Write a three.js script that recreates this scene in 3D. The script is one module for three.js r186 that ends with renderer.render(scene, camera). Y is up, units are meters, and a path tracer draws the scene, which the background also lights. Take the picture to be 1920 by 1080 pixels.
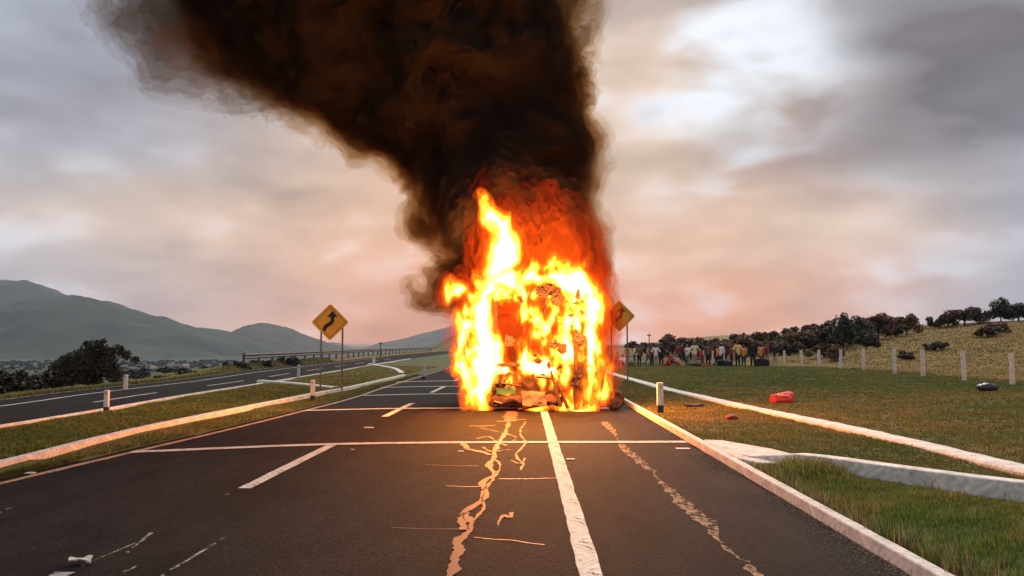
import * as THREE from 'three';
import { ImprovedNoise } from 'three/addons/math/ImprovedNoise.js';
import { mergeGeometries } from 'three/addons/utils/BufferGeometryUtils.js';
import { RoundedBoxGeometry } from 'three/addons/geometries/RoundedBoxGeometry.js';

// ---------------------------------------------------------------- camera, exposure
const EYE = 1.8, FOCAL = 1507, HORIZON = 646, VANISH = 985;      // of a picture 1920 x 1080
const FIRE = 21.9;                                          // metres ahead to the front of the coach
const scene = new THREE.Scene();
const camera = new THREE.PerspectiveCamera(2 * Math.atan(540 / FOCAL) * 180 / Math.PI, 16 / 9, 0.1, 40000);
camera.rotation.order = 'YXZ';
camera.rotation.set(Math.atan((HORIZON - 540) / FOCAL), Math.atan((VANISH - 960) / FOCAL), 0);
camera.position.set(0, EYE, 0);
const renderer = new THREE.WebGLRenderer({ antialias: true });
renderer.toneMapping = THREE.LinearToneMapping;
renderer.toneMappingExposure = 1.7;
renderer.shadowMap.enabled = true;
renderer.shadowMap.type = THREE.PCFSoftShadowMap;

// ---------------------------------------------------------------- numbers
const rngOf = (a) => () => { a |= 0; a = a + 0x6D2B79F5 | 0; let t = Math.imul(a ^ a >>> 15, 1 | a); t = t + Math.imul(t ^ t >>> 7, 61 | t) ^ t; return ((t ^ t >>> 14) >>> 0) / 4294967296; };
const rnd = rngOf(7), between = (a, b, r = rnd) => a + (b - a) * r();
const perlin = new ImprovedNoise(), noise = (x, y, z) => perlin.noise(x, y, z);
const fbm = (x, y, z, n = 4) => { let s = 0, a = 0.5; for (let i = 0; i < n; i++) { s += a * noise(x, y, z); x = x * 2.03 + 11.3; y = y * 2.03 + 5.7; z = z * 2.03 + 3.1; a *= 0.5; } return s; };
const clamp = (x, a = 0, b = 1) => Math.min(b, Math.max(a, x)), lerp = (a, b, t) => a + (b - a) * t;
const smooth = (a, b, x) => { const t = clamp((x - a) / (b - a)); return t * t * (3 - 2 * t); };
const along = (pts, z) => { if (z <= pts[0][0]) return pts[0][1]; for (let i = 1; i < pts.length; i++) if (z <= pts[i][0]) return lerp(pts[i - 1][1], pts[i][1], (z - pts[i - 1][0]) / (pts[i][0] - pts[i - 1][0])); return pts[pts.length - 1][1]; };
const srgb = (r, g, b) => [r, g, b].map((c) => { c /= 255; return c <= 0.04045 ? c / 12.92 : ((c + 0.055) / 1.055) ** 2.4; });
const V = (x, y, z) => new THREE.Vector3(x, y, z);
const at = (px, py, d) => V((px - VANISH) / FOCAL * d, EYE + (HORIZON - py) / FOCAL * d, -d);   // a place d metres ahead

// ---------------------------------------------------------------- sky
{
  const W = 2048, H = 1024, data = new Float32Array(W * H * 4);
  const cool = srgb(176, 175, 182), coolHigh = srgb(158, 163, 178), pink = srgb(232, 182, 148), peach = srgb(236, 146, 100), grey = srgb(122, 117, 121), white = srgb(236, 240, 248), cream = srgb(236, 212, 190), blue = srgb(150, 157, 172), below = srgb(120, 105, 92);
  const bump = (az, el, a, e, sa, se) => Math.exp(-(((az - a) / sa) ** 2) - (((el - e) / se) ** 2));
  for (let j = 0; j < H; j++) {
    const el = ((j + 0.5) / H - 0.5) * 180, y = Math.sin(el * Math.PI / 180), c = Math.cos(el * Math.PI / 180);
    for (let i = 0; i < W; i++) {
      const phi = ((i + 0.5) / W - 0.5) * 2 * Math.PI, x = Math.cos(phi) * c, z = Math.sin(phi) * c;
      const az = Math.atan2(x, -z) * 180 / Math.PI;
      const o = (j * W + i) * 4;
      let col = below.slice();
      if (el > -2) {
        const wx = fbm(x * 3.1, y * 6, z * 3.1, 3) * 0.35, wy = fbm(x * 3.1 + 9, y * 6, z * 3.1, 3) * 0.2;
        const n1 = fbm(x * 5 + wx, y * 15 + wy * 3, z * 5 + wx, 5), n2 = fbm(x * 11 + 30 + wx * 3, y * 24, z * 11 + wx * 3, 4), n3 = fbm(x * 2.2 + 7, y * 5, z * 2.2, 3);
        const a2 = az + 26 * wx, e2 = el + 16 * wy;
        for (let k = 0; k < 3; k++) col[k] = lerp(cool[k], coolHigh[k], smooth(8, 30, el));
        const mixIn = (to, w) => { w = clamp(w); for (let k = 0; k < 3; k++) col[k] = lerp(col[k], to[k], w); };
        mixIn(cream, 0.75 * bump(a2, e2, -11, 10, 13, 9) + 0.5 * bump(a2, e2, -28, 8.5, 9, 2.2));
        const glow = Math.exp(-(((az + 1) / 18) ** 2)) + 0.6 * Math.exp(-(((az - 10) / 15) ** 2));
        mixIn(pink, clamp(glow) * Math.exp(-((Math.max(0, el) / 17.5) ** 2)) * 0.98);
        mixIn(peach, clamp(glow) * Math.exp(-((Math.max(0, el) / 6) ** 2)) * 0.8);
        mixIn(pink, 0.2 * Math.exp(-((az / 40) ** 2)) * Math.exp(-el / 7));
        mixIn(cream, 0.85 * bump(a2, e2, 9, 17, 8, 9));
        mixIn(white, 0.95 * smooth(0.0, 1.1, bump(a2, e2, 20, 20, 8, 5.5) + 0.9 * n1 + 0.5 * n2) + 0.7 * smooth(0.05, 1.05, bump(a2, e2, 13.5, 15.5, 4.5, 2.8) + 0.8 * n1 + 0.5 * n2) + 0.35 * smooth(0.0, 0.3, n1) * bump(a2, e2, 14, 17, 9, 6));
        mixIn(cream, 0.6 * bump(a2, e2, 20, 8, 7, 2.2) + 0.35 * bump(a2, e2, 13, 5.5, 6, 1.2));
        mixIn(grey, 0.9 * smooth(0.1, 0.95, bump(a2, e2, 28.5, 17.5, 6.5, 5) + n1 * 0.7 + n2 * 0.5) + 0.75 * smooth(0.2, 0.9, bump(a2, e2, 33, 16.5, 7, 3.4) + n1 * 0.6 + n2 * 0.4) + 0.45 * bump(a2, e2, 22, 13.5, 9, 2.6));
        mixIn(blue, 0.8 * bump(a2, e2, 34, 10, 6, 4) + 0.6 * bump(a2, e2, 34, 3, 7, 3));
        mixIn(coolHigh, 0.8 * bump(a2, e2, -34, 19, 12, 5) + 0.35 * bump(a2, e2, -30, 12, 9, 2.5));
        mixIn(grey, 0.22 * smooth(20, 60, Math.abs(az) - 10) * smooth(-0.05, 0.35, n3));
        const g = lerp(0.74, 0.63, smooth(3, 11, el)) * lerp(1, 1.75, smooth(24, 48, el)) * (1 + 0.5 * n1 + 0.24 * n2);
        for (let k = 0; k < 3; k++) col[k] *= g;
      }
      data[o] = col[0]; data[o + 1] = col[1]; data[o + 2] = col[2]; data[o + 3] = 1;
    }
  }
  const sky = new THREE.DataTexture(data, W, H, THREE.RGBAFormat, THREE.FloatType);
  sky.mapping = THREE.EquirectangularReflectionMapping;
  sky.magFilter = sky.minFilter = THREE.LinearFilter;
  sky.needsUpdate = true;
  scene.background = sky; scene.environment = sky;
}
// the bright gap in the clouds, ahead on the right: a weak, very soft sun
const sun = new THREE.DirectionalLight(new THREE.Color(1, 0.9, 0.76), 1.5);
sun.position.set(45, 105, -140); sun.target.position.set(0, 0, -15);
sun.castShadow = true; sun.shadow.radius = 40; sun.shadow.mapSize.set(2048, 2048);
Object.assign(sun.shadow.camera, { left: -60, right: 60, top: 50, bottom: -50, near: 1, far: 320 });
scene.add(sun, sun.target);

// ---------------------------------------------------------------- things, parts, names
const taken = new Map();
function numbered(name) { const n = taken.get(name) ?? 0; taken.set(name, n + 1); return n ? name + '_' + String(n).padStart(3, '0') : name; }
function tag(o, label, category, group, kind) { if (label) o.userData.label = label; if (category) o.userData.category = category; if (group) o.userData.group = group; if (kind) o.userData.kind = kind; return o; }
function base(name, x = 0, y = 0, z = 0, turn = 0) { const g = new THREE.Group(); g.name = numbered(name); g.position.set(x, y, z); g.rotation.y = turn; scene.add(g); return g; }
function part(name, geometry, material, parent = scene) {
  const m = new THREE.Mesh(Array.isArray(geometry) ? joined(geometry) : geometry, material);
  m.name = numbered(name); m.castShadow = m.receiveShadow = true; parent.add(m); return m;
}
function joined(list) { return mergeGeometries(list.map((g) => { const c = g.index ? g.toNonIndexed() : g; for (const k of Object.keys(c.attributes)) if (!['position', 'normal', 'uv'].includes(k)) c.deleteAttribute(k); if (!c.attributes.uv) c.setAttribute('uv', new THREE.BufferAttribute(new Float32Array(c.attributes.position.count * 2), 2)); return c; })); }
const mat = (r, g, b, roughness = 0.9, more = {}) => new THREE.MeshStandardMaterial({ color: new THREE.Color().setRGB(r, g, b), roughness, ...more });
function bar(a, b, r, r2 = r, n = 7) { const d = b.clone().sub(a), g = new THREE.CylinderGeometry(r2, r, d.length(), n); g.applyQuaternion(new THREE.Quaternion().setFromUnitVectors(V(0, 1, 0), d.clone().normalize())); g.translate((a.x + b.x) / 2, (a.y + b.y) / 2, (a.z + b.z) / 2); return g; }
const box = (w, h, d, x = 0, y = 0, z = 0, r = 0.01) => { const g = new RoundedBoxGeometry(w, h, d, 1, Math.min(r, w / 3, h / 3, d / 3)); g.translate(x, y, z); return g; };
function warped(g, amount, freq, seed = 0) { const p = g.attributes.position; for (let i = 0; i < p.count; i++) { const x = p.getX(i), y = p.getY(i), z = p.getZ(i); p.setXYZ(i, x + amount * fbm(x * freq + seed, y * freq, z * freq, 2), y + amount * fbm(x * freq, y * freq + seed + 9, z * freq, 2), z + amount * fbm(x * freq, y * freq, z * freq + seed + 17, 2)); } g.computeVertexNormals(); return g; }

// a surface round the places where field > level
function netOf(field, [nx, ny, nz], [ox, oy, oz], cell, level, pos, nor, idx) {
  const start = pos.length / 3, ids = new Int32Array(nx * ny * nz).fill(-1), sx = 1, sy = nx, sz = nx * ny;
  const f = (i) => field[i] - level;
  for (let k = 0; k < nz - 1; k++) for (let j = 0; j < ny - 1; j++) for (let i = 0; i < nx - 1; i++) {
    const b = i + j * sy + k * sz;
    const v = [f(b), f(b + 1), f(b + sy), f(b + sy + 1), f(b + sz), f(b + sz + 1), f(b + sz + sy), f(b + sz + sy + 1)];
    let mask = 0; for (let c = 0; c < 8; c++) if (v[c] > 0) mask |= 1 << c;
    if (mask === 0 || mask === 255) continue;
    let x = 0, y = 0, z = 0, n = 0;
    for (let c = 0; c < 8; c++) for (const bit of [1, 2, 4]) if (!(c & bit)) {
      const d = c | bit; if ((v[c] > 0) === (v[d] > 0)) continue;
      const t = v[c] / (v[c] - v[d]); n++;
      x += (c & 1) + (bit === 1 ? t : 0); y += (c >> 1 & 1) + (bit === 2 ? t : 0); z += (c >> 2 & 1) + (bit === 4 ? t : 0);
    }
    ids[b] = pos.length / 3;
    pos.push(ox + (i + x / n) * cell, oy + (j + y / n) * cell, oz + (k + z / n) * cell);
    let gx = v[0] - v[1] + v[2] - v[3] + v[4] - v[5] + v[6] - v[7], gy = v[0] + v[1] - v[2] - v[3] + v[4] + v[5] - v[6] - v[7], gz = v[0] + v[1] + v[2] + v[3] - v[4] - v[5] - v[6] - v[7];
    const l = Math.hypot(gx, gy, gz) || 1; nor.push(gx / l, gy / l, gz / l);
  }
  for (let k = 1; k < nz - 1; k++) for (let j = 1; j < ny - 1; j++) for (let i = 1; i < nx - 1; i++) {
    const b = i + j * sy + k * sz, inside = f(b) > 0;
    for (const [step, u, w] of [[sx, sy, sz], [sy, sz, sx], [sz, sx, sy]]) {
      if (inside === (f(b + step) > 0)) continue;
      const q = [ids[b], ids[b - u], ids[b - u - w], ids[b - w]];
      if (q.some((p) => p < 0)) continue;
      if (inside) idx.push(q[0], q[1], q[2], q[0], q[2], q[3]); else idx.push(q[0], q[2], q[1], q[0], q[3], q[2]);
    }
  }
  return pos.length / 3 - start;
}
function shells(make, lo, hi, cell, levels) {              // one geometry, a group per level
  const n = [0, 1, 2].map((c) => Math.ceil((hi[c] - lo[c]) / cell) + 1), field = new Float32Array(n[0] * n[1] * n[2]);
  for (let k = 0, o = 0; k < n[2]; k++) for (let j = 0; j < n[1]; j++) for (let i = 0; i < n[0]; i++, o++) {
    const rim = i === 0 || j === 0 || k === 0 || i === n[0] - 1 || j === n[1] - 1 || k === n[2] - 1;
    field[o] = rim ? -9 : make(lo[0] + i * cell, lo[1] + j * cell, lo[2] + k * cell);
  }
  const pos = [], nor = [], idx = [], g = new THREE.BufferGeometry();
  levels.forEach((level, m) => { const from = idx.length; netOf(field, n, lo, cell, level, pos, nor, idx); g.addGroup(from, idx.length - from, m); });
  g.setAttribute('position', new THREE.Float32BufferAttribute(pos, 3)); g.setAttribute('normal', new THREE.Float32BufferAttribute(nor, 3)); g.setIndex(idx);
  return g;
}
// strokes: chains of round places [px, py, radius in px, depth]; how far inside them a point is, in metres
function strokesOf(list, depth) {
  const segs = [];
  for (const chain of list) { const p = chain.map(([x, y, r, d = depth]) => ({ c: at(x, y, d), r: r / FOCAL * d })); if (p.length === 1) p.push(p[0]); for (let i = 1; i < p.length; i++) segs.push([p[i - 1].c.x, p[i - 1].c.y, p[i - 1].c.z, p[i - 1].r, p[i].c.x, p[i].c.y, p[i].c.z, p[i].r]); }
  return segs;
}
function boundsOf(segs, pad) { const lo = [1e9, 1e9, 1e9], hi = [-1e9, -1e9, -1e9]; for (const s of segs) for (const o of [0, 4]) for (let c = 0; c < 3; c++) { lo[c] = Math.min(lo[c], s[o + c] - s[o + 3] - pad); hi[c] = Math.max(hi[c], s[o + c] + s[o + 3] + pad); } return [lo, hi]; }
function inside(segs, x, y, z, soft, squash = 1) {
  let best = -9, sum = 0;
  for (const [ax, ay, az, ar, bx, by, bz, br] of segs) {
    const dx = bx - ax, dy = by - ay, dz = bz - az, l = dx * dx + dy * dy + dz * dz;
    const t = l > 1e-9 ? clamp(((x - ax) * dx + (y - ay) * dy + (z - az) * dz) / l) : 0;
    const s = ar + (br - ar) * t - Math.hypot(x - ax - dx * t, y - ay - dy * t, (z - az - dz * t) * squash);
    if (s > best) best = s;
    if (s > -soft * 6) sum += Math.exp(s / soft);
  }
  return sum > 0 ? soft * Math.log(sum) : best;
}
// ---------------------------------------------------------------- textures of grain
function tile(size, paint, linear) {                        // paint(u, v) in 0..1, wraps round
  const data = new Uint8Array(size * size * 4);
  for (let j = 0; j < size; j++) for (let i = 0; i < size; i++) { const c = paint(i / size, j / size); for (let k = 0; k < 3; k++) data[(j * size + i) * 4 + k] = clamp((c[k] ?? c[0]) * 255, 0, 255); data[(j * size + i) * 4 + 3] = 255; }
  const t = new THREE.DataTexture(data, size, size); t.wrapS = t.wrapT = THREE.RepeatWrapping; t.magFilter = THREE.LinearFilter; t.minFilter = THREE.LinearMipmapLinearFilter; t.generateMipmaps = true;
  if (!linear) t.colorSpace = THREE.SRGBColorSpace; t.needsUpdate = true; return t;
}
const wrapNoise = (u, v, f, seed) => { const a = u * 2 * Math.PI, b = v * 2 * Math.PI, r = f / (2 * Math.PI); return noise(Math.cos(a) * r + seed, Math.sin(a) * r + Math.cos(b) * r * 0.7, Math.sin(b) * r + seed * 0.3); };
const rT = rngOf(99), grit = new Float32Array(512 * 512).map(() => rT());
const gritAt = (u, v) => grit[(Math.floor(v * 512) % 512) * 512 + Math.floor(u * 512) % 512];
const asphaltMap = tile(512, (u, v) => { const g = gritAt(u, v), w = 0.64 + 0.08 * wrapNoise(u, v, 9, 2) + 0.2 * wrapNoise(u, v, 34, 5) + 0.26 * wrapNoise(u, v, 90, 8); const s = g > 0.93 ? 0.22 : g < 0.1 ? -0.16 : (g - 0.5) * 0.24; return [w + s, w + s * 0.98, w + s * 0.95]; });
const asphaltBump = tile(512, (u, v) => [0.5 + 0.4 * (gritAt(u, v) - 0.5) + 0.3 * wrapNoise(u, v, 40, 3) + 0.4 * wrapNoise(u, v, 90, 8)], true);
const soilMap = tile(512, (u, v) => { const n = wrapNoise(u, v, 14, 1) * 0.5 + wrapNoise(u, v, 45, 4) * 0.4, g = gritAt(u, v) - 0.5, w = 0.68 + 0.25 * n + 0.22 * g; return [w * 1.02, w, w * 0.93]; });
const plasterMap = tile(512, (u, v) => { const n = wrapNoise(u, v, 5, 8) * 0.10 + wrapNoise(u, v, 22, 2) * 0.13, g = gritAt(u, v), chip = wrapNoise(u, v, 26, 6) > 0.46 ? -0.12 : 0; const w = 0.86 + n + 0.08 * (g - 0.5) + chip; return [w, w * 0.985, w * 0.955]; });
const wornHoles = tile(512, (u, v) => { const n = wrapNoise(u, v, 12, 3) + 0.9 * wrapNoise(u, v, 44, 7) + 0.7 * (gritAt(u, v) - 0.5); return [n > 0.62 ? 0 : 1]; }, true);
const wornHoles2 = tile(512, (u, v) => { const n = wrapNoise(u, v, 10, 13) + 0.9 * wrapNoise(u, v, 36, 17) + 0.8 * (gritAt(u, v) - 0.5); return [n > -0.02 ? 0 : 1]; }, true);

// ---------------------------------------------------------------- lie of the land
// lines along the road: [metres ahead, x]
const leftLine = [[-20, -7.2], [5, -6.95], [10.35, -6.77], [13.3, -6.55], [17.4, -6.2], [26.4, -5.75], [35, -5.9], [60, -5.9], [150, -5.9]];
const leftKerb = [[-20, -7.5], [9, -7.32], [11, -7.3], [15.4, -7.62], [18.7, -7.55], [24, -7.3], [28.3, -7.1], [30.5, -6.85], [41, -6.65], [60, -6.6], [150, -6.6]];
const farNear = [[-20, -11], [17, -11.15], [21.7, -11.3], [27.4, -11.66], [36.7, -11.8], [44.5, -12.1], [61.7, -12.7], [69.6, -13.2], [110, -14.6], [215, -15.6]];
const farFar = [[-20, -15], [23.4, -15.3], [28.9, -16], [39.3, -16.2], [53, -17.6], [70, -18.4], [110, -20], [160, -20.6], [215, -21]];
const gutterLine = [[-5, 7.0], [4, 6.8], [8, 6.55], [10.6, 6.42], [13.2, 6.36], [17.4, 6.15], [18.6, 5.98], [21.9, 5.6], [26.1, 5.36], [29.8, 5.05], [44.5, 4.72], [70, 4.6], [140, 4.6]];
const KERB = 2.98;                                          // x of the right kerb's face
const branchLine = [[3.3, 13.1], [3.5, 12.1], [4.26, 11.1], [4.95, 10.05], [5.66, 9.15], [6.7, 8.0], [8.4, 6.3], [11, 4.4]];   // [x, metres ahead]
const fenceX = (d) => 19 - 2.2 * smooth(45, 75, d) - 1.2 * smooth(75, 140, d);
function ground(x, z) {
  const d = -z, rough = 0.035 * noise(x * 0.7, 3, z * 0.7) + 0.05 * noise(x * 0.17, 8, z * 0.17);
  if (d > 210) { const e = smooth(210, 420, d); return lerp(ground(x, -210), x > -12 ? lerp(0, 1.2, smooth(0, 60, x)) - 3 * e : -26, e); }
  const ll = along(leftLine, d) - 0.28, lk = along(leftKerb, d), fn = along(farNear, d), ff = along(farFar, d);
  if (x > ll && x < KERB + 0.05) return -0.05;
  if (x <= ll && x > lk - 0.1) return 0.035 + rough * 0.3;
  if (x <= lk - 0.1 && x > fn) return 0.1 + rough - 0.1 * smooth(fn + 1, fn, x);
  if (x <= fn && x > ff - 1.6) return -0.05;
  if (x <= ff - 1.6) { const t = ff - 1.6 - x; return -0.02 + rough + 0.45 * smooth(44, 60, d) * smooth(0.1, 1.2, t) * (1 - smooth(4, 9, t)) - 0.55 * smooth(0, 4, t) - 3.2 * smooth(3, 26, t) - 24 * smooth(20, 380, t) + 0.7 * noise(x * 0.05, 1, z * 0.05) * smooth(2, 20, t); }
  const lawn = 0.1 + rough + 0.24 * smooth(6, 20, x) * (1 - smooth(48, 66, d)) - 0.06 * smooth(60, 80, d);
  const fx = fenceX(d), up = smooth(fx, fx + 46, x);
  return lawn + (x > fx ? 4.5 * up * smooth(10, 70, d) + 0.35 * noise(x * 0.12, 4, z * 0.12) * smooth(fx, fx + 8, x) : 0);
}
// ---------------------------------------------------------------- the ground: one sheet to the horizon
{
  const xs = [], zs = [];
  for (let x = -24; x <= 24.01; x += 0.3) xs.push(x);
  for (let k = 1; k <= 46; k++) { const s = 24 + 0.9 * k * 1.0 + 0.1 * (Math.exp(k * 0.222) - 1); xs.push(s); xs.unshift(-s); }
  for (let z = 12; z >= -60.01; z -= 0.6) zs.push(z);
  for (let k = 1; k <= 60; k++) zs.push(-60 - 1.6 * k - 0.06 * (Math.exp(k * 0.185) - 1));
  for (const z of [20, 40, 90, 250]) zs.unshift(z);
  const nx = xs.length, pos = [], uv = [], col = [], idx = [];
  for (const z of zs) for (const x of xs) {
    const d = -z, y = ground(x, z); pos.push(x, y, z); uv.push(x / 2.2, z / 2.2);
    const n = fbm(x * 0.22, 5, z * 0.22, 3), n2 = fbm(x * 0.9, 15, z * 0.9, 3), far = smooth(18, 80, d), fx = fenceX(d);
    const green = [0.034, 0.05, 0.012], olive = [0.062, 0.058, 0.016], dry = [0.155, 0.11, 0.055], soil = [0.085, 0.055, 0.032], vale = [0.022, 0.032, 0.02];
    let a = green.map((g, k) => lerp(g, olive[k], clamp(0.35 + 1.3 * n + 0.8 * n2)));
    const put = (to, w) => { a = a.map((g, k) => lerp(g, to[k], clamp(w))); };
    if (x > KERB && x < fx) put(soil, 0.9 * smooth(-0.05, 0.3, n + 0.8 * n2 - 0.3 + 0.35 * smooth(13, 20, d) * (1 - smooth(5.2, 6.2, x))));
    if (x > fx - 0.6) put(dry, (0.5 + 0.9 * smooth(-0.3, 0.3, n + n2)) * smooth(fx - 0.6, fx + 0.6, x));
    if (x > fx + 4) put(olive, smooth(0.05, 0.35, n2 - 0.2 * n));
    if (x < -19) { put(olive, 0.5); put(vale, smooth(-30, -90, x)); }
    if (d < 210 && x < along(farFar, d) - 1.4 && x > along(farFar, d) - 9) put([0.13, 0.075, 0.035], 0.85 * smooth(38, 50, d));
    if (d > 210) put(vale, smooth(210, 300, d));
    if (x < -5 && x > -19) put(soil, 0.7 * smooth(0.12, 0.42, n + 0.7 * n2));
    col.push(...a);
  }
  for (let j = 0; j + 1 < zs.length; j++) for (let i = 0; i + 1 < nx; i++) { const a = j * nx + i; idx.push(a, a + 1, a + nx, a + 1, a + nx + 1, a + nx); }
  const g = new THREE.BufferGeometry(); g.setAttribute('position', new THREE.Float32BufferAttribute(pos, 3)); g.setAttribute('uv', new THREE.Float32BufferAttribute(uv, 2)); g.setAttribute('color', new THREE.Float32BufferAttribute(col, 3)); g.setIndex(idx); g.computeVertexNormals();
  const m = mat(3.6, 3.4, 2.1, 0.97, { vertexColors: true, map: soilMap, bumpMap: soilMap, bumpScale: 0.03 });
  tag(part('ground', g, m), null, null, null, 'structure');
}
// ---------------------------------------------------------------- ribbons that follow the ground or the road
function ribbon(line, width, y, { step = 0.4, ragged = 0, u = 1, seed = 0, ends = true } = {}) {   // line: points V; flat strip
  const c = new THREE.CatmullRomCurve3(line, false, 'centripetal'), n = Math.max(2, Math.ceil(c.getLength() / step)), pos = [], uv = [], idx = [], len = c.getLength();
  for (let i = 0; i <= n; i++) {
    const p = c.getPointAt(i / n), t = c.getTangentAt(i / n), s = V(t.z, 0, -t.x).normalize(), w = (typeof width === 'function' ? width(i / n) : width) / 2;
    for (const side of [-1, 1]) { const r = w + ragged * (fbm(p.x * 3 + side * 7, seed, p.z * 3, 2) + 0.4 * noise(p.x * 13, seed + side, p.z * 13)); pos.push(p.x + s.x * r * side, typeof y === 'function' ? y(p.x + s.x * r * side, p.z + s.z * r * side) : y, p.z + s.z * r * side); uv.push(side * r / u, i / n * len / u); }
    if (i < n) { const a = i * 2; idx.push(a, a + 1, a + 2, a + 1, a + 3, a + 2); }
  }
  const g = new THREE.BufferGeometry(); g.setAttribute('position', new THREE.Float32BufferAttribute(pos, 3)); g.setAttribute('uv', new THREE.Float32BufferAttribute(uv, 2)); g.setIndex(idx); g.computeVertexNormals();
  if (g.attributes.normal.getY(0) < 0) { g.setIndex(idx.map((_, k) => idx[k - k % 3 + [0, 2, 1][k % 3]])); g.computeVertexNormals(); }
  return g;
}
const onRoad = (px, py) => { const d = EYE * FOCAL / (py - HORIZON); return V((px - VANISH) / FOCAL * d, 0, -d); };
// a kerb: its profile (across, up) swept along points; across is to the right of the way
function kerbOf(line, profile, { lift = (x, z) => 0, step = 0.35, wear = 0.0025 } = {}) {
  const c = new THREE.CatmullRomCurve3(line, false, 'centripetal'), n = Math.ceil(c.getLength() / step), pos = [], uv = [], idx = [], m = profile.length, len = c.getLength();
  let acc = [0]; for (let j = 1; j < m; j++) acc.push(acc[j - 1] + Math.hypot(profile[j][0] - profile[j - 1][0], profile[j][1] - profile[j - 1][1]));
  for (let j = 0; j + 1 < m; j++) {
    const from = pos.length / 3;
    for (let i = 0; i <= n; i++) { const p = c.getPointAt(i / n), t = c.getTangentAt(i / n), s = V(-t.z, 0, t.x).normalize(), y = lift(p.x, p.z);
      for (const q of [j, j + 1]) { const w = wear * (noise(p.x * 2.3, q, p.z * 2.3) + 0.7 * noise(p.x * 9, q, p.z * 9)); pos.push(p.x + s.x * (profile[q][0] + w), y + profile[q][1] + w * (profile[q][1] > 0.02 ? 1 : 0), p.z + s.z * (profile[q][0] + w)); uv.push(acc[q] / 1.3, i / n * len / 1.3); } }
    for (let i = 0; i < n; i++) { const a = from + i * 2; idx.push(a, a + 2, a + 1, a + 1, a + 2, a + 3); }
  }
  const g = new THREE.BufferGeometry(); g.setAttribute('position', new THREE.Float32BufferAttribute(pos, 3)); g.setAttribute('uv', new THREE.Float32BufferAttribute(uv, 2)); g.setIndex(idx); g.computeVertexNormals(); return g;
}
// ---------------------------------------------------------------- the roads
function roadSheet(leftOf, rightOf, d0, d1, y, seed) {
  const pos = [], uv = [], col = [], idx = [], across = 90; let rows = 0;
  for (let d = d0; d <= d1 + 0.01; d += d < 24 && d > 3 ? 0.2 : d < 40 ? 0.5 : 2, rows++) for (let i = 0; i <= across; i++) {
    const x = lerp(leftOf(d), rightOf(d), i / across); pos.push(x, y, -d); uv.push(x / 1.7, -d / 1.7);
    const worn = 0.16 * Math.exp(-(((x + 2.35) / 0.4) ** 2)) + 0.16 * Math.exp(-(((x + 0.6) / 0.4) ** 2)) + 0.12 * Math.exp(-(((x + 4.5) / 0.5) ** 2));
    const oil = -0.3 * smooth(0.1, 0.4, noise(x * 1.1 + 3, seed, d * 0.55) + 0.5 * noise(x * 4, seed + 2, d * 2)) - 0.22 * smooth(0.12, 0.3, noise(x * 3.3, seed + 7, d * 0.16)), dust = 0.5 * smooth(1.0, 0, Math.abs(x - KERB + 0.2)) * smooth(-0.1, 0.35, fbm(x * 3, 5, d * 1.3, 3));
    const n = 1 + 0.5 * fbm(x * 0.35 + seed, 2, d * 0.16, 3) + 0.8 * fbm(x * 2.2, seed, d * 1.2, 4) + worn + oil + dust, b = 0.5 + 0.5 * fbm(x * 0.3, 9 + seed, d * 0.2, 2);
    col.push(0.034 * n * (1 + 0.14 * b), 0.028 * n, 0.0245 * n * (1 - 0.12 * b));
  }
  for (let j = 0; j + 1 < rows; j++) for (let i = 0; i < across; i++) { const a = j * (across + 1) + i; idx.push(a, a + 1, a + across + 1, a + 1, a + across + 2, a + across + 1); }
  const g = new THREE.BufferGeometry(); g.setAttribute('position', new THREE.Float32BufferAttribute(pos, 3)); g.setAttribute('uv', new THREE.Float32BufferAttribute(uv, 2)); g.setAttribute('color', new THREE.Float32BufferAttribute(col, 3)); g.setIndex(idx); g.computeVertexNormals(); return g;
}
const asphalt = new THREE.MeshPhysicalMaterial({ color: new THREE.Color().setRGB(0.85, 0.83, 0.83), vertexColors: true, map: asphaltMap, bumpMap: asphaltBump, bumpScale: 0.008, roughness: 0.85, specularIntensity: 0.16 });
const paint = (r, g, b, holes = wornHoles) => mat(r, g, b, 0.75, { map: plasterMap, alphaMap: holes, alphaTest: 0.5, side: THREE.DoubleSide });
const whitePaint = paint(0.74, 0.68, 0.58), yellowPaint = paint(0.52, 0.3, 0.13), wornPaint = paint(0.42, 0.39, 0.34, wornHoles2), dryYellow = paint(0.34, 0.16, 0.045, wornHoles2);
const ROADY = 0.012, PAINTY = 0.017;
const road = tag(part('road', roadSheet((d) => along(leftLine, d) - 0.27 + 0.05 * noise(d * 0.9, 4, 1), () => KERB + 0.04, -20, 210, ROADY, 3), asphalt), null, null, null, 'structure');
const farRoad = tag(part('carriageway', roadSheet((d) => along(farFar, d) - 1.5, (d) => along(farNear, d) - 0.05, -20, 210, ROADY, 31), asphalt), null, null, null, 'structure');
const lineAt = (table, off, d0, d1, step = 3) => { const p = []; for (let d = d0; d <= d1; d += step) p.push(V(along(table, d) + off, 0, -d)); return p; };
part('edge_line', ribbon(lineAt(leftLine, 0, -8, 120), 0.13, PAINTY, { ragged: 0.03, step: 0.3 }), yellowPaint, road);
part('shoulder_line', ribbon([V(0.515, 0, 8), V(0.51, 0, -8), V(0.5, 0, -22), V(0.5, 0, -60), V(0.5, 0, -140)], 0.185, PAINTY, { ragged: 0.02, step: 0.25 }), whitePaint, road);
for (let k = 0; k < 7; k++) { const d = 10.1 + 10 * k; part('lane_dash', ribbon([V(-3.5, 0, -d), V(-3.48, 0, -d - 2.3), V(-3.45, 0, -d - 4.55)], 0.17, PAINTY, { ragged: 0.015, step: 0.2 }), whitePaint, road); }
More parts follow.
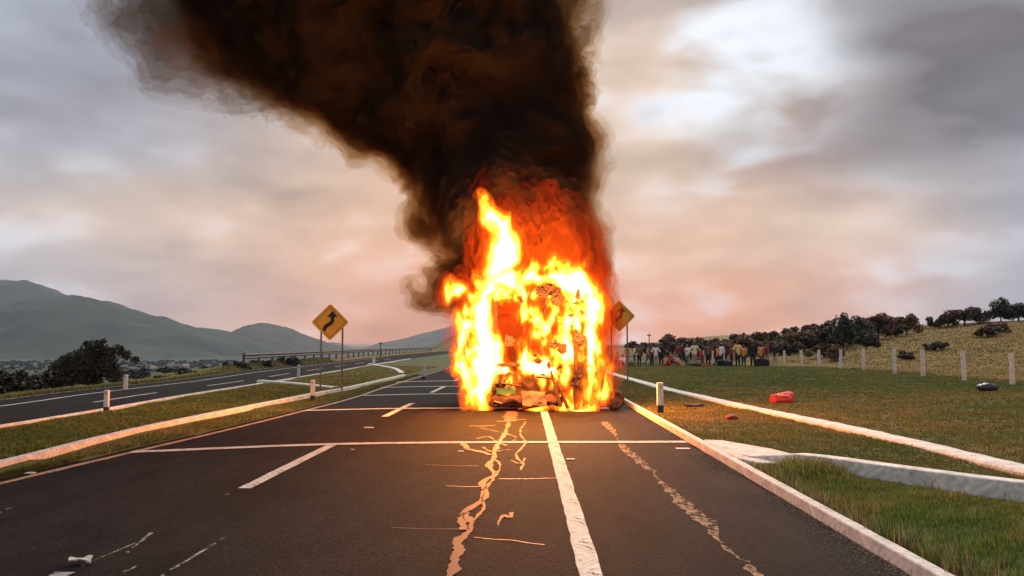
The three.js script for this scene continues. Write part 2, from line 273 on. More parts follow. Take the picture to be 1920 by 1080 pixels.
part('lane_dash', ribbon([V(-3.66, 0, -3.6), V(-3.62, 0, -6.4)], 0.16, PAINTY, { ragged: 0.05, step: 0.12 }), wornPaint, road);
const rumble = (a, b, mid, w) => part('rumble_line', ribbon([onRoad(...a), onRoad(...mid), onRoad(...b)].map((p) => p), w, PAINTY + 0.004, { ragged: 0.03, step: 0.25 }), whitePaint, road);
rumble([250, 848], [1282, 827], [660, 832], 0.27); rumble([575, 770], [1150, 765], [760, 766], 0.3); rumble([683, 742], [1150, 737.5], [800, 739], 0.3); rumble([715, 727], [1150, 722.5], [800, 725], 0.3); rumble([735, 717], [1150, 711], [800, 715], 0.35);
// cracked, sand-filled line in the shoulder
part('faded_line', ribbon([[1132, 790], [1150, 812], [1165, 835], [1195, 862], [1222, 885], [1250, 915], [1282, 945], [1310, 968], [1345, 1010], [1385, 1045], [1432, 1085], [1480, 1130]].map(([x, y]) => onRoad(x, y)), (t) => 0.11 + 0.07 * Math.sin(t * 19), PAINTY, { ragged: 0.12, step: 0.1, u: 0.6 }), dryYellow, road);
// scratches, seams and small patches in the asphalt
for (const [a, b, w] of [[[245, 1035], [292, 997], 0.03], [[160, 1060], [262, 1016], 0.02], [[310, 1078], [428, 1005], 0.03], [[215, 1082], [268, 1058], 0.03], [[0, 962], [28, 952], 0.05], [[425, 926], [452, 925], 0.05]]) part('scratch', ribbon([onRoad(...a), onRoad(...b)], w, PAINTY, { ragged: 0.02, step: 0.1 }), wornPaint, road);
for (const [x, y, w, h] of [[1068, 860, 0.14, 0.1], [1276, 840, 0.24, 0.16], [865, 846, 0.1, 0.1], [693, 802, 0.2, 0.12], [60, 888, 0.12, 0.1], [663, 843, 0.06, 0.06]]) { const p = onRoad(x, y), g = box(w, 0.014, h, 0, 0, 0, 0.006); g.translate(p.x, ROADY + 0.008, p.z); part('road_stud', g, whitePaint.clone(), road).material.alphaTest = 0; }
{ // opposite carriageway: lines
  part('edge_line', ribbon(lineAt(farNear, -0.35, -5, 120), 0.12, PAINTY, { ragged: 0.02 }), wornPaint, farRoad);
  part('edge_line', ribbon(lineAt(farFar, 0.1, -5, 120), 0.13, PAINTY, { ragged: 0.02 }), whitePaint, farRoad);
  part('edge_line', ribbon(lineAt(farFar, -1.35, -5, 120), 0.14, PAINTY, { ragged: 0.03 }), wornPaint, farRoad);
  for (let k = 0; k < 9; k++) { const d = 14.9 + 10 * k, x = (e) => lerp(along(farNear, e), along(farFar, e), 0.47); part('lane_dash', ribbon([V(x(d), 0, -d), V(x(d + 2.5), 0, -d - 2.5), V(x(d + 5), 0, -d - 5)], 0.13, PAINTY, { ragged: 0.02 }), whitePaint, farRoad); }
}
// ---------------------------------------------------------------- kerbs and concrete channels
const limewash = mat(0.86, 0.82, 0.75, 0.85, { map: plasterMap, bumpMap: plasterMap, bumpScale: 0.003 });
const PROFILE = [[0, -0.06], [0.014, 0.12], [0.022, 0.13], [0.125, 0.132], [0.135, 0.122], [0.14, -0.02]];
const kerb = tag(part('kerb', kerbOf([V(KERB, 0, 6), V(KERB, 0, -4), V(KERB, 0, -20), V(KERB + 0.02, 0, -60), V(KERB, 0, -140)], PROFILE), limewash), 'long straight white kerb along the right edge of the road', 'kerb');
tag(part('kerb', kerbOf(lineAt(leftKerb, 0, -8, 45, 2.2).reverse(), PROFILE.map(([x, y]) => [x * 1.3, y * 0.95 + 0.03]), {}), limewash), 'white kerb between the road and the grass median', 'kerb');
tag(part('kerb', kerbOf(lineAt(farNear, 0, -6, 100, 3), PROFILE.map(([x, y]) => [x * 1.1, y * 0.8]), {}), limewash), 'pale kerb on the far side of the median beside the opposite road', 'kerb');
tag(part('kerb', kerbOf(branchLine.map(([x, d]) => V(x, 0, -d)), [[-0.06, -0.05], [-0.05, 0.22], [-0.04, 0.23], [0.2, 0.235], [0.215, 0.225], [0.23, -0.06]], { lift: (x, z) => lerp(-0.09, 0.05, smooth(3.3, 4.0, x)) }), limewash), 'white raised channel wall branching right from the kerb through the grass', 'kerb');
{ const s = new THREE.Shape([[3.125, 14.2], [3.4, 14.1], [3.9, 13.0], [4.2, 11.6], [3.7, 11.2], [3.3, 11.5], [3.125, 12.0]].map(([x, d]) => new THREE.Vector2(x, d))), g = new THREE.ExtrudeGeometry(s, { depth: 0.04, bevelEnabled: true, bevelSize: 0.02, bevelThickness: 0.02, bevelSegments: 2 }); g.rotateX(-Math.PI / 2); g.translate(0, 0.09, 0); part('apron', g, limewash, kerb); }
tag(part('gutter', kerbOf(lineAt(gutterLine, 0, -3, 100, 2.4), [[-0.02, -0.1], [0, 0.09], [0.03, 0.115], [0.3, 0.12], [0.5, 0.1], [0.53, -0.05]], { lift: (x, z) => 0.05, wear: 0.01 }), limewash), 'rough whitewashed concrete gutter strip running along the right lawn', 'gutter');
for (const [line, text] of [[[V(-11.9, 0, -36.6), V(-9.5, 0, -34), V(-7, 0, -30.6)], 'nearer pale concrete drain crossing the grass median'], [[V(-13, 0, -68), V(-9, 0, -56), V(-6.8, 0, -46)], 'farther pale concrete drain crossing the grass median']])
  tag(part('drain', kerbOf(line, [[0, -0.05], [0.02, 0.15], [0.06, 0.18], [0.3, 0.18], [0.34, 0.15], [0.36, -0.02]], { lift: (x, z) => 0.02 }), limewash), text, 'drain');

// ---------------------------------------------------------------- hills far off
function hillOf(profile, d0, d1, d2, foot, color, text, rough, seed) {   // profile: [px, py] of the crest, seen at d1 metres
  const cols = 150, rows = 44, pos = [], idx = [], col = [], p0 = profile[0][0], p1 = profile[profile.length - 1][0];
  for (let j = 0; j <= rows; j++) { const t = j / rows, d = t < 0.6 ? lerp(d0, d1, t / 0.6) : lerp(d1, d2, (t - 0.6) / 0.4), rise = t < 0.6 ? Math.sin(t / 0.6 * Math.PI / 2) ** 1.15 : Math.cos((t - 0.6) / 0.4 * Math.PI / 2);
    for (let i = 0; i <= cols; i++) { const px = lerp(p0, p1, i / cols), top = EYE + (HORIZON - along(profile, px)) / FOCAL * d1, x = (px - VANISH) / FOCAL * d1 * lerp(1, d / d1, 0.25);
      const gully = rough * (1 - Math.abs(2 * fbm(x / rough / 4, seed, d / rough / 5, 4))) * rise * (1 - rise * 0.85), y = foot + (top - foot) * rise - gully + rough * 0.2 * fbm(x / rough / 0.8, seed, d / rough / 0.8, 3) * rise;
      pos.push(x, y, -d); const n = 1 + 1.3 * fbm(x / rough / 2, seed + 5, d / rough / 2, 4); col.push(color[0] * n, color[1] * n, color[2] * n); } }
  for (let j = 0; j < rows; j++) for (let i = 0; i < cols; i++) { const a = j * (cols + 1) + i; idx.push(a, a + 1, a + cols + 1, a + 1, a + cols + 2, a + cols + 1); }
  const g = new THREE.BufferGeometry(); g.setAttribute('position', new THREE.Float32BufferAttribute(pos, 3)); g.setAttribute('color', new THREE.Float32BufferAttribute(col, 3)); g.setIndex(idx); g.computeVertexNormals();
  const m = part('hills', g, mat(1, 1, 1, 1, { vertexColors: true, side: THREE.DoubleSide })); tag(m, text, null, null, 'structure'); return m;
}
hillOf([[-700, 560], [-500, 505], [-300, 530], [-150, 512], [0, 519], [20, 522], [45, 521], [80, 536], [125, 556], [200, 585], [300, 625], [420, 660]], 2300, 3100, 4000, -30, [0.024, 0.036, 0.02], 'bluish far mountain', 90, 1);
hillOf([[-600, 610], [-300, 590], [-100, 585], [0, 570], [70, 553], [120, 551], [165, 552], [205, 562], [250, 577], [290, 590], [330, 601], [380, 610], [400, 617], [430, 629], [480, 652], [540, 670]], 1500, 2100, 2900, -30, [0.026, 0.036, 0.018], 'long green mountain slope', 75, 2);
hillOf([[330, 672], [400, 640], [430, 627], [470, 608], [490, 603], [520, 608], [545, 618], [580, 632], [610, 643], [650, 656], [700, 668]], 2200, 2800, 3500, -30, [0.055, 0.045, 0.025], 'rounded hill behind the sign', 40, 3);
hillOf([[560, 668], [590, 640], [620, 640], [650, 655], [690, 650], [720, 640], [760, 633], [800, 622], [840, 612], [880, 600], [930, 608], [1000, 640], [1060, 660]], 3000, 3700, 4600, -30, [0.1, 0.085, 0.05], 'pale far hills on the horizon', 40, 4);
hillOf([[700, 672], [780, 664], [800, 655], [830, 640], [850, 628], [880, 615], [930, 605], [1000, 612], [1080, 640], [1150, 652], [1240, 660]], 230, 300, 420, -2, [0.12, 0.1, 0.03], 'olive hill behind the burning coach', 6, 5);
scene.fog = new THREE.FogExp2(new THREE.Color(0.68, 0.77, 0.9), 0.0001);
// ---------------------------------------------------------------- the burning coach
{
  const burnt = mat(0.05, 0.034, 0.026, 0.85, { map: soilMap, bumpMap: soilMap, bumpScale: 0.01, side: THREE.DoubleSide }), rust = mat(0.09, 0.035, 0.018, 0.9, { map: soilMap, side: THREE.DoubleSide }), ash = mat(0.2, 0.18, 0.15, 0.95, { map: soilMap, side: THREE.DoubleSide }), tyre = mat(0.02, 0.02, 0.02, 0.9), greenPanel = mat(0.02, 0.09, 0.035, 0.7, { side: THREE.DoubleSide });
  const char = mat(0.028, 0.014, 0.01, 0.95, { side: THREE.DoubleSide });
  const W = 1.36, TOP = 3.6, LONG = 11.5, FLOOR = 1.05;
  const bus = tag(base('burning_coach', 0.5, 0, -FIRE - 0.02), 'burning coach gutted to its frame, standing in the right lane', 'coach');
  const post = (a, b, r) => box(r, Math.hypot(b[1] - a[1], b[0] - a[0]), r * 1.2, 0, 0, 0, 0.02).rotateZ(-Math.atan2(b[0] - a[0], b[1] - a[1])).translate((a[0] + b[0]) / 2, (a[1] + b[1]) / 2, (a[2] + b[2]) / 2);
  const wavy = (g, s) => warped(g, 0.05, 2.5, s);
  // front: corner posts, windscreen bars, header
  for (const s of [-1, 1]) part('corner_post', wavy(new THREE.TubeGeometry(new THREE.CatmullRomCurve3([V(s * W, 0.5, 0), V(s * W, 1.6, 0.02), V(s * (W - 0.03), 2.7, -0.12), V(s * (W - 0.2), 3.45, -0.35), V(s * (W - 0.55), TOP, -0.5)]), 30, 0.075, 8), s), burnt, bus);
  part('roof_header', wavy(box(2 * W - 0.5, 0.16, 0.2, 0, TOP - 0.05, -0.45).toNonIndexed(), 4), burnt, bus);
  const screen = part('windscreen_frame', [post([0.0, 1.25, 0.06], [0.04, 3.5, -0.35], 0.07), post([-W + 0.05, 1.25, 0.06], [W - 0.05, 1.22, 0.06], 0.1), post([0.62, 1.25, 0.05], [0.55, 3.45, -0.3], 0.06), post([0.05, 2.35, -0.05], [W - 0.08, 2.4, -0.05], 0.05)], burnt, bus);
  // broken-up edges of burnt glass and lining that hang in the upper right window
  for (const [px, py, w, h] of [[1030, 545, 0.5, 0.28], [1046, 560, 0.3, 0.2], [1083, 552, 0.22, 0.2], [1090, 585, 0.2, 0.22], [1071, 592, 0.12, 0.12], [1055, 655, 0.2, 0.22], [1040, 645, 0.3, 0.2], [1082, 640, 0.2, 0.4], [975, 560, 0.2, 0.25], [1010, 676, 0.4, 0.1], [1026, 686, 0.16, 0.14], [1079, 705, 0.22, 0.5], [1092, 566, 0.1, 0.12], [1078, 570, 0.1, 0.1], [1016, 548, 0.3, 0.2], [1072, 612, 0.14, 0.1], [955, 640, 0.14, 0.3], [1006, 668, 0.08, 0.16], [940, 720, 0.3, 0.16], [1022, 706, 0.5, 0.08], [1047, 690, 0.1, 0.16]]) {
    const p = at(px, py, FIRE - 0.22).sub(bus.position), g = warped(warped(new THREE.IcosahedronGeometry(0.5, 5).scale(w, h * 1.1, 0.05), 0.24, 5, px), 0.1, 17, py); part('charred_scrap', g.translate(p.x, p.y, p.z), char, bus);
  }
  // body behind the front: sides with pillars and window bands, roof hoops, floor, rear wall
  for (const s of [-1, 1]) {
    const side = part('side_panel', wavy(new THREE.BoxGeometry(0.05, FLOOR + 0.25, LONG, 1, 6, 40).translate(s * W, 0.98, -LONG / 2 - 0.1), s * 3), burnt, bus);
    part('side_panel', wavy(new THREE.BoxGeometry(0.05, 0.42, LONG, 1, 3, 40).translate(s * (W - 0.05), 3.1, -LONG / 2 - 0.3), s * 5), burnt, bus);
    for (let k = 0; k < 7; k++) part('pillar', wavy(box(0.09, 1.4, 0.12, s * (W - 0.02), 2.25, -0.9 - k * 1.7), k + s), burnt, bus);
    for (const z of [-1.9, -8.6]) { const t = part('wheel', warped(new THREE.TorusGeometry(0.37, 0.13, 10, 28).rotateY(Math.PI / 2), 0.03, 4, z).translate(s * (W - 0.15), 0.49, z), tyre, bus); part('rim', [new THREE.CylinderGeometry(0.27, 0.27, 0.16, 24).rotateZ(Math.PI / 2).translate(s * (W - 0.13), 0.49, z), new THREE.CylinderGeometry(0.1, 0.1, 0.24, 16).rotateZ(Math.PI / 2).translate(s * (W - 0.13), 0.49, z)], rust, t); }
  }
  for (let k = 0; k < 8; k++) part('roof_hoop', new THREE.TubeGeometry(new THREE.CatmullRomCurve3([V(-W, 2.9, 0), V(-W + 0.12, 3.35, 0), V(-W + 0.5, TOP + 0.02 * Math.sin(k * 3), 0), V(0, TOP + 0.06 - 0.05 * (k % 3), 0), V(W - 0.5, TOP, 0), V(W - 0.12, 3.35, 0), V(W, 2.9, 0)]), 32, 0.045, 6).translate(0, 0, -0.7 - k * 1.5), burnt, bus);
  part('floor', wavy(new THREE.BoxGeometry(2 * W - 0.1, 0.12, LONG, 8, 1, 30).translate(0, 0.72, -LONG / 2), 8), burnt, bus);
  part('rear_wall', wavy(new THREE.BoxGeometry(2 * W, 2.9, 0.08, 8, 10, 1).translate(0, 2.0, -LONG - 0.1), 9), burnt, bus);
  for (let r = 0; r < 4; r++) for (const x of [-0.85, 0.75]) part('seat_frame', [bar(V(x - 0.4, 0.8, -2.2 - r), V(x - 0.42, 1.9, -2.45 - r), 0.02), bar(V(x + 0.4, 0.8, -2.2 - r), V(x + 0.4, 1.85, -2.45 - r), 0.02), bar(V(x - 0.42, 1.9, -2.45 - r), V(x + 0.4, 1.85, -2.45 - r), 0.02), bar(V(x - 0.4, 1.15, -2.0 - r), V(x + 0.4, 1.15, -2.0 - r), 0.02)], burnt, bus);
  part('steering_wheel', [new THREE.TorusGeometry(0.24, 0.02, 8, 28).rotateX(-0.9).translate(-0.62, 1.5, -0.55), bar(V(-0.62, 0.9, -0.35), V(-0.62, 1.5, -0.55), 0.025), bar(V(-0.85, 1.5, -0.55), V(-0.39, 1.5, -0.55), 0.012)], burnt, bus);
  part('dashboard', warped(new THREE.BoxGeometry(2.3, 0.3, 0.5, 24, 5, 6).translate(0, 1.12, -0.3), 0.2, 3, 2), rust, bus);
  // the crumpled lower front, bumper, the greenish and the pale panels, loose strips
  part('front_panel', warped(new THREE.BoxGeometry(1.75, 0.62, 0.1, 24, 12, 2).translate(-0.45, 0.72, 0.05), 0.22, 2.6, 12), rust, bus);
  part('bumper', warped(new THREE.CapsuleGeometry(0.13, 1.7, 6, 16, 30).rotateZ(Math.PI / 2).scale(1, 1.1, 1).translate(-0.5, 0.3, 0.22), 0.22, 2.2, 5), rust, bus);
  part('green_panel', warped(new THREE.BoxGeometry(0.5, 0.17, 0.03, 12, 5, 1).rotateZ(0.06).translate(-1.02, 0.56, 0.3), 0.05, 4, 1), greenPanel, bus);
  part('pale_panel', warped(new THREE.BoxGeometry(0.62, 0.38, 0.03, 12, 8, 1).rotateX(-0.3).translate(-0.28, 0.38, 0.38), 0.12, 3, 7), ash, bus);
  for (const [a, b, r] of [[[-1.3, 0.14], [-0.75, 0.42], 0.03], [[-1.32, 0.3], [-0.9, 0.16], 0.035], [[-0.7, 0.07], [0.1, 0.2], 0.03], [[0.1, 0.2], [0.5, 0.45], 0.025], [[-1.15, 0.75], [-0.62, 0.7], 0.035], [[0.45, 0.15], [0.2, 1.1], 0.05], [[0.62, 0.12], [0.42, 0.62], 0.05], [[-0.2, 0.95], [0.3, 0.9], 0.04]]) part('torn_strip', warped(bar(V(a[0], a[1], 0.32), V(b[0], b[1], 0.26), r, r * 0.7, 7), 0.08, 4, a[0]), rnd() > 0.4 ? rust : ash, bus);
  for (const x of [-0.95, 0.85]) part('headlight', [new THREE.TorusGeometry(0.12, 0.025, 8, 22).translate(x, 0.78, 0.16), new THREE.CylinderGeometry(0.1, 0.06, 0.1, 20, 1, true).rotateX(Math.PI / 2).translate(x, 0.78, 0.1)], burnt, bus);
  part('door', warped(new THREE.BoxGeometry(0.42, 2.0, 0.05, 8, 24, 1).rotateY(0.5).translate(W - 0.38, 1.05, 0.14), 0.08, 2.5, 21), burnt, bus);
  part('door_post', [post([W + 0.12, 0.2, 0.1], [W + 0.28, 1.15, 0.05], 0.07)], burnt, bus);
  const wr = tag(base('burnt_wheel', at(1151, 760, 22).x, 0.3, -21.95, 0.45), 'burnt wheel lying against the right corner of the burning coach', 'wheel');
  part('tyre', warped(new THREE.TorusGeometry(0.2, 0.085, 10, 26), 0.025, 5, 2), mat(0.05, 0.022, 0.016, 0.9), wr); part('rim', [new THREE.CylinderGeometry(0.13, 0.13, 0.1, 20).rotateX(Math.PI / 2), new THREE.CylinderGeometry(0.05, 0.05, 0.15, 12).rotateX(Math.PI / 2)], mat(0.12, 0.05, 0.03, 0.8), wr);
}
// ---------------------------------------------------------------- what runs and lies on the road
{
  const wet = new THREE.MeshPhysicalMaterial({ color: new THREE.Color().setRGB(0.075, 0.026, 0.014), roughness: 0.62, specularIntensity: 0.6 });
  const run = (pts, w, ragged = 0.1) => ribbon(pts.map(([x, y]) => onRoad(x, y)), w, PAINTY + 0.003, { step: 0.05, ragged, seed: pts[0][0] });
  const spill = tag(part('fluid_trail', [
    run([[955, 790], [945, 815], [930, 840], [925, 858], [918, 872], [925, 888], [905, 905], [912, 925], [890, 945], [872, 958], [884, 975], [880, 988], [862, 1010], [857, 1040], [845, 1080], [830, 1130]], (t) => 0.045 + 0.05 * Math.abs(Math.sin(t * 23)), 0.075),
    run([[925, 858], [938, 872], [930, 890], [918, 905], [905, 925], [908, 945], [900, 960], [886, 978]], 0.03, 0.05), run([[872, 958], [866, 972], [872, 990]], 0.08, 0.09),
    run([[870, 828], [880, 842], [900, 846], [922, 852]], 0.1, 0.12), run([[900, 802], [920, 806], [945, 812], [965, 818], [958, 830]], 0.03, 0.08), run([[895, 822], [915, 818], [930, 826], [950, 835]], 0.04, 0.08), run([[905, 838], [925, 846], [955, 842]], 0.04, 0.08),
    run([[985, 790], [975, 812], [985, 830], [968, 852], [980, 870], [975, 880]], 0.035, 0.06), run([[958, 862], [975, 868], [984, 858]], 0.03, 0.05),
    run([[935, 985], [938, 970], [945, 962], [955, 968], [960, 958]], 0.035, 0.04), run([[955, 790], [960, 770]], 0.3, 0.2), run([[930, 790], [985, 786]], 0.14, 0.16),
  ], wet), 'reddish fluid running from the coach along the lane in a crooked trail', 'spill', null, 'stuff');
  const seam = mat(0.07, 0.045, 0.035, 0.5);
  for (const [a, b, w] of [[[935, 896], [1060, 893], 0.03], [[890, 1003], [960, 1008], 0.016], [[960, 1008], [1020, 1016], 0.018], [[740, 986], [860, 988], 0.012], [[800, 870], [900, 872], 0.016], [[838, 909], [905, 910], 0.03], [[880, 798], [930, 797], 0.05]]) part('seam', ribbon([onRoad(...a), onRoad((a[0] + b[0]) / 2, (a[1] + b[1]) / 2 + 1), onRoad(...b)], w, PAINTY, { step: 0.06, ragged: w * 0.5 }), seam, road);
  const rag = tag(part('litter', warped(new THREE.BoxGeometry(0.16, 0.02, 0.1, 10, 2, 8), 0.05, 11, 3).rotateY(0.3).translate(onRoad(160, 1055).x, 0.05, onRoad(160, 1055).z), mat(0.45, 0.43, 0.38)), 'small white scrap lying on the road at the bottom left', 'litter');
}
{ // grit and crumbled earth along the foot of the right kerb
  const r = rngOf(515), n = 6500, g = warped(new THREE.IcosahedronGeometry(1, 1), 0.5, 1.3, 2), m = new THREE.InstancedMesh(g, mat(1, 1, 1, 0.95), n), o = new THREE.Object3D(), c = new THREE.Color(); let k = 0;
  for (let t = 0; t < n * 9 && k < n; t++) { const d = 5 + 12 * r() ** 1.3, off = 0.42 * r() ** 2.8, x = KERB - 0.005 - off; if (r() > smooth(-0.15, 0.25, noise(x * 2, 4, d * 0.9)) * (d < 13.5 ? 1 : 0.4)) continue; const s = between(0.002, 0.009, r) * (1 - off); o.position.set(x, ROADY + s * 0.4, -d); o.rotation.set(r() * 6, r() * 6, r() * 6); o.scale.set(s * 1.3, s * 0.8, s); o.updateMatrix(); m.setMatrixAt(k, o.matrix); const v = between(0.4, 1.4, r); c.setRGB(0.17 * v, 0.12 * v, 0.075 * v); m.setColorAt(k++, c); }
  m.count = k; m.name = 'grit'; m.castShadow = m.receiveShadow = true; scene.add(m); tag(m, 'loose brown grit gathered along the foot of the right kerb', 'grit', null, 'stuff');
}
// ---------------------------------------------------------------- marker posts
{
  const white = mat(0.88, 0.85, 0.78, 0.8, { map: plasterMap }), black = mat(0.03, 0.03, 0.03, 0.8);
  const place = (px, py, h, w, dark, label) => {
    const p = onRoad(px, py), y = ground(p.x, p.z), s = tag(base('marker_post', p.x, y, p.z, between(-0.1, 0.1)), label, 'marker post', 'white marker posts beside the roads'), foot = dark ? h * 0.26 : 0.04;
    part('post', box(w, h - foot, w * 0.8, 0, foot + (h - foot) / 2, 0, 0.015), white, s); part('foot', box(w * 1.02, foot + 0.12, w * 0.82, 0, foot / 2 - 0.06, 0, 0.01), black, s);
    part('reflector', box(w * 0.5, 0.08, 0.012, 0, h * 0.86, w * 0.41, 0.003), mat(0.5, 0.3, 0.12, 0.3), s);
  };
  place(1235, 780, 0.76, 0.15, 1, 'white marker post with black foot on the right verge near the coach');
  place(587, 753, 0.66, 0.13, 1, 'white marker post with dark foot on the left kerb, below the yellow sign');
  place(199, 775, 0.6, 0.12, 1, 'white marker post on the median, leftmost of the posts on its kerb');
  place(234, 731, 0.66, 0.14, 0, 'white marker post beside the dark bush beyond the opposite road');
  place(560, 711, 0.72, 0.13, 0, 'thin white marker post on the median left of the yellow sign');
  place(795, 712, 0.85, 0.16, 1, 'marker post at the end of the farther median drain, near the coach');
  place(701, 687, 0.7, 0.2, 0, 'small far marker post where the guardrail meets the farther drain');
}
// ---------------------------------------------------------------- the two yellow signs
{
  const steel = mat(0.22, 0.2, 0.18, 0.5, { metalness: 0.6 }), yellow = mat(0.95, 0.47, 0.03, 0.5), ink = mat(0.02, 0.015, 0.012, 0.7);
  const make = (p, y, polesAt, turn, label) => {
    const s = tag(base('curve_sign', p.x, 0, p.z, turn), label, 'road sign');
    for (const x of polesAt) part('pole', new THREE.CylinderGeometry(0.035, 0.035, y + 0.2, 10).translate(x, (y - 0.2) / 2, -0.05), steel, s);
    const r = new THREE.Shape(), e = 0.64, c = 0.06; r.moveTo(-c, e); r.quadraticCurveTo(0, e + c * 0.8, c, e); r.lineTo(e, c); r.quadraticCurveTo(e + c * 0.8, 0, e, -c); r.lineTo(c, -e); r.quadraticCurveTo(0, -e - c * 0.8, -c, -e); r.lineTo(-e, -c); r.quadraticCurveTo(-e - c * 0.8, 0, -e, c); r.closePath();
    const plate = part('plate', new THREE.ExtrudeGeometry(r, { depth: 0.02, bevelEnabled: true, bevelSize: 0.006, bevelThickness: 0.004, bevelSegments: 2 }).translate(0, y, 0), yellow, s);
    const a = new THREE.Shape(); a.moveTo(-0.3, -0.3); a.lineTo(-0.17, -0.3); a.bezierCurveTo(-0.16, -0.14, -0.05, -0.14, 0.04, -0.07); a.bezierCurveTo(0.14, 0.02, 0.14, 0.1, 0.14, 0.22); a.lineTo(0.27, 0.22); a.lineTo(0.07, 0.46); a.lineTo(-0.14, 0.22); a.lineTo(0.0, 0.22); a.bezierCurveTo(0.0, 0.12, 0.0, 0.07, -0.06, 0.03); a.bezierCurveTo(-0.16, -0.04, -0.3, -0.06, -0.3, -0.3);
    part('arrow', new THREE.ExtrudeGeometry(a, { depth: 0.006, bevelEnabled: false }).translate(0.02, y - 0.03, 0.0245), ink, plate);
    const b = new THREE.Shape(), hole = new THREE.Path(); for (const [sh, q] of [[b, 0.585], [hole, 0.565]]) { sh.moveTo(0, q); sh.lineTo(q, 0); sh.lineTo(0, -q); sh.lineTo(-q, 0); sh.closePath(); } b.holes.push(hole);
    part('border', new THREE.ExtrudeGeometry(b, { depth: 0.004, bevelEnabled: false }).translate(0, y, 0.0245), ink, plate);
    return s;
  };
  make(at(618, 604, 30.3), EYE + (HORIZON - 604) / FOCAL * 30.3, [-0.34, 0.46], 0.06, 'yellow diamond winding-road sign on two poles, left of the coach');
  make(at(1161, 592, 36), EYE + (HORIZON - 593) / FOCAL * 36, [-0.36, 0.34], -0.1, 'yellow diamond winding-road sign half hidden by smoke, right of the coach');
}
// ---------------------------------------------------------------- guardrail beyond the opposite road, fence on the right
{
  const zinc = mat(0.1, 0.08, 0.065, 0.7, { metalness: 0.3 }), g = tag(base('guardrail', 0, 0, 0), 'long low guardrail along the far edge of the opposite road', 'guardrail');
  const x = (d) => along(farFar, d) - 2.1, prof = [[0, 0.36], [0.06, 0.44], [0, 0.56], [0.06, 0.66], [0, 0.76]];
  const line = []; for (let d = 57; d <= 200; d += 4) line.push(V(x(d), 0, -d));
  part('rail', kerbOf(line, [...prof, ...prof.slice().reverse().map(([a, b]) => [a - 0.012, b])], { wear: 0, step: 4, lift: (px, z) => 0.4 * smooth(42, 58, -z) }), zinc, g);
  for (let d = 57; d <= 200; d += 3.8) part('post', box(0.14, 1.4, 0.16, x(d) - 0.12, 0.34 + 0.15 * smooth(42, 58, d), -d), zinc, g);
  const f = tag(base('wire_fence', 0, 0, 0), 'fence of white concrete posts and wire along the right lawn', 'fence'), concrete = mat(0.9, 0.86, 0.78, 0.85, { map: plasterMap }), wire = mat(0.2, 0.18, 0.16, 0.5, { metalness: 0.6 });
  const spots = [[1884, 30], [1796, 33.5], [1721, 37.5], [1669, 40.5], [1612, 45], [1570, 49], [1530, 53.5], [1498, 57.5], [1466, 62]].map(([px, d]) => [(px - VANISH) / FOCAL * d, d]);
  for (const d of [26.5, 23, 19.5]) spots.unshift([fenceX(d) - 0.9, d]);
  for (let d = 66; d < 135; d += 3.4) spots.push([fenceX(d), d]);
  spots.forEach(([px, d], i) => { const y = ground(px, -d), h = 1.2 + between(-0.05, 0.06); part('post', new THREE.CylinderGeometry(0.09, 0.1, h + 0.3, 4).rotateY(Math.PI / 4 + between(-0.1, 0.1)).rotateZ(between(-0.025, 0.025)).translate(px, y + h / 2 - 0.15, -d), concrete, f); });
  for (const h of [0.3, 0.62, 0.95]) part('wire', new THREE.TubeGeometry(new THREE.CatmullRomCurve3(spots.map(([px, d]) => V(px, ground(px, -d) + h, -d))), 160, 0.003, 4), wire, f);
}
// ---------------------------------------------------------------- trees and bushes
function leaves(clumps, n, size, seed) {                    // many small bent leaves round the clumps [x, y, z, r]
  const r = rngOf(seed), pos = [], nor = [], total = clumps.reduce((s, c) => s + c[3] ** 2, 0);
  for (const [cx, cy, cz, cr] of clumps) for (let k = Math.round(n * cr * cr / total); k > 0; k--) {
    const d = V(r() * 2 - 1, r() * 2 - 1, r() * 2 - 1); if (d.length() > 1 || d.length() < 0.05) { k++; continue; }
    const out = d.clone().normalize(), p = out.clone().multiplyScalar(cr * d.length() ** 0.45 * (0.8 + 0.45 * noise(out.x * 2 + cx, out.y * 2 + cy, out.z * 2 + seed))).add(V(cx, cy * 1, cz));
    const s = size * (0.6 + 0.8 * r()), a = V(r() - 0.5, r() - 0.5, r() - 0.5).normalize(), b = a.clone().cross(V(r() - 0.5, r() - 0.5, r() - 0.5)).normalize();
    const q = [p.clone().addScaledVector(a, -s), p.clone().addScaledVector(b, s * 0.45), p.clone().addScaledVector(a, s), p.clone().addScaledVector(b, -s * 0.45)], m = a.clone().cross(b).normalize(); if (m.dot(out) < 0) m.negate(); m.lerp(out, 0.45).normalize();
    for (const t of [0, 1, 2, 0, 2, 3]) { pos.push(q[t].x, q[t].y, q[t].z); nor.push(m.x, m.y, m.z); }
  }
  const g = new THREE.BufferGeometry(); g.setAttribute('position', new THREE.Float32BufferAttribute(pos, 3)); g.setAttribute('normal', new THREE.Float32BufferAttribute(nor, 3)); return g;
}
function limbs(clumps, trunkTop, thick, seed) { const r = rngOf(seed), list = [bar(V(0, -0.4, 0), V(0.05, trunkTop, 0), thick, thick * 0.6, 8)]; for (const [x, y, z] of clumps) { const m = V(x * 0.45, lerp(trunkTop, y, 0.5), z * 0.45); list.push(bar(V(0.05, trunkTop * 0.8, 0), m, thick * 0.5, thick * 0.3, 6), bar(m, V(x, y, z), thick * 0.3, thick * 0.06, 5)); for (let k = 0; k < 3; k++) list.push(bar(m.clone().lerp(V(x, y, z), r()), V(x + between(-0.3, 0.3, r), y + between(0, 0.35, r), z + between(-0.3, 0.3, r)), thick * 0.12, thick * 0.03, 4)); } return list; }
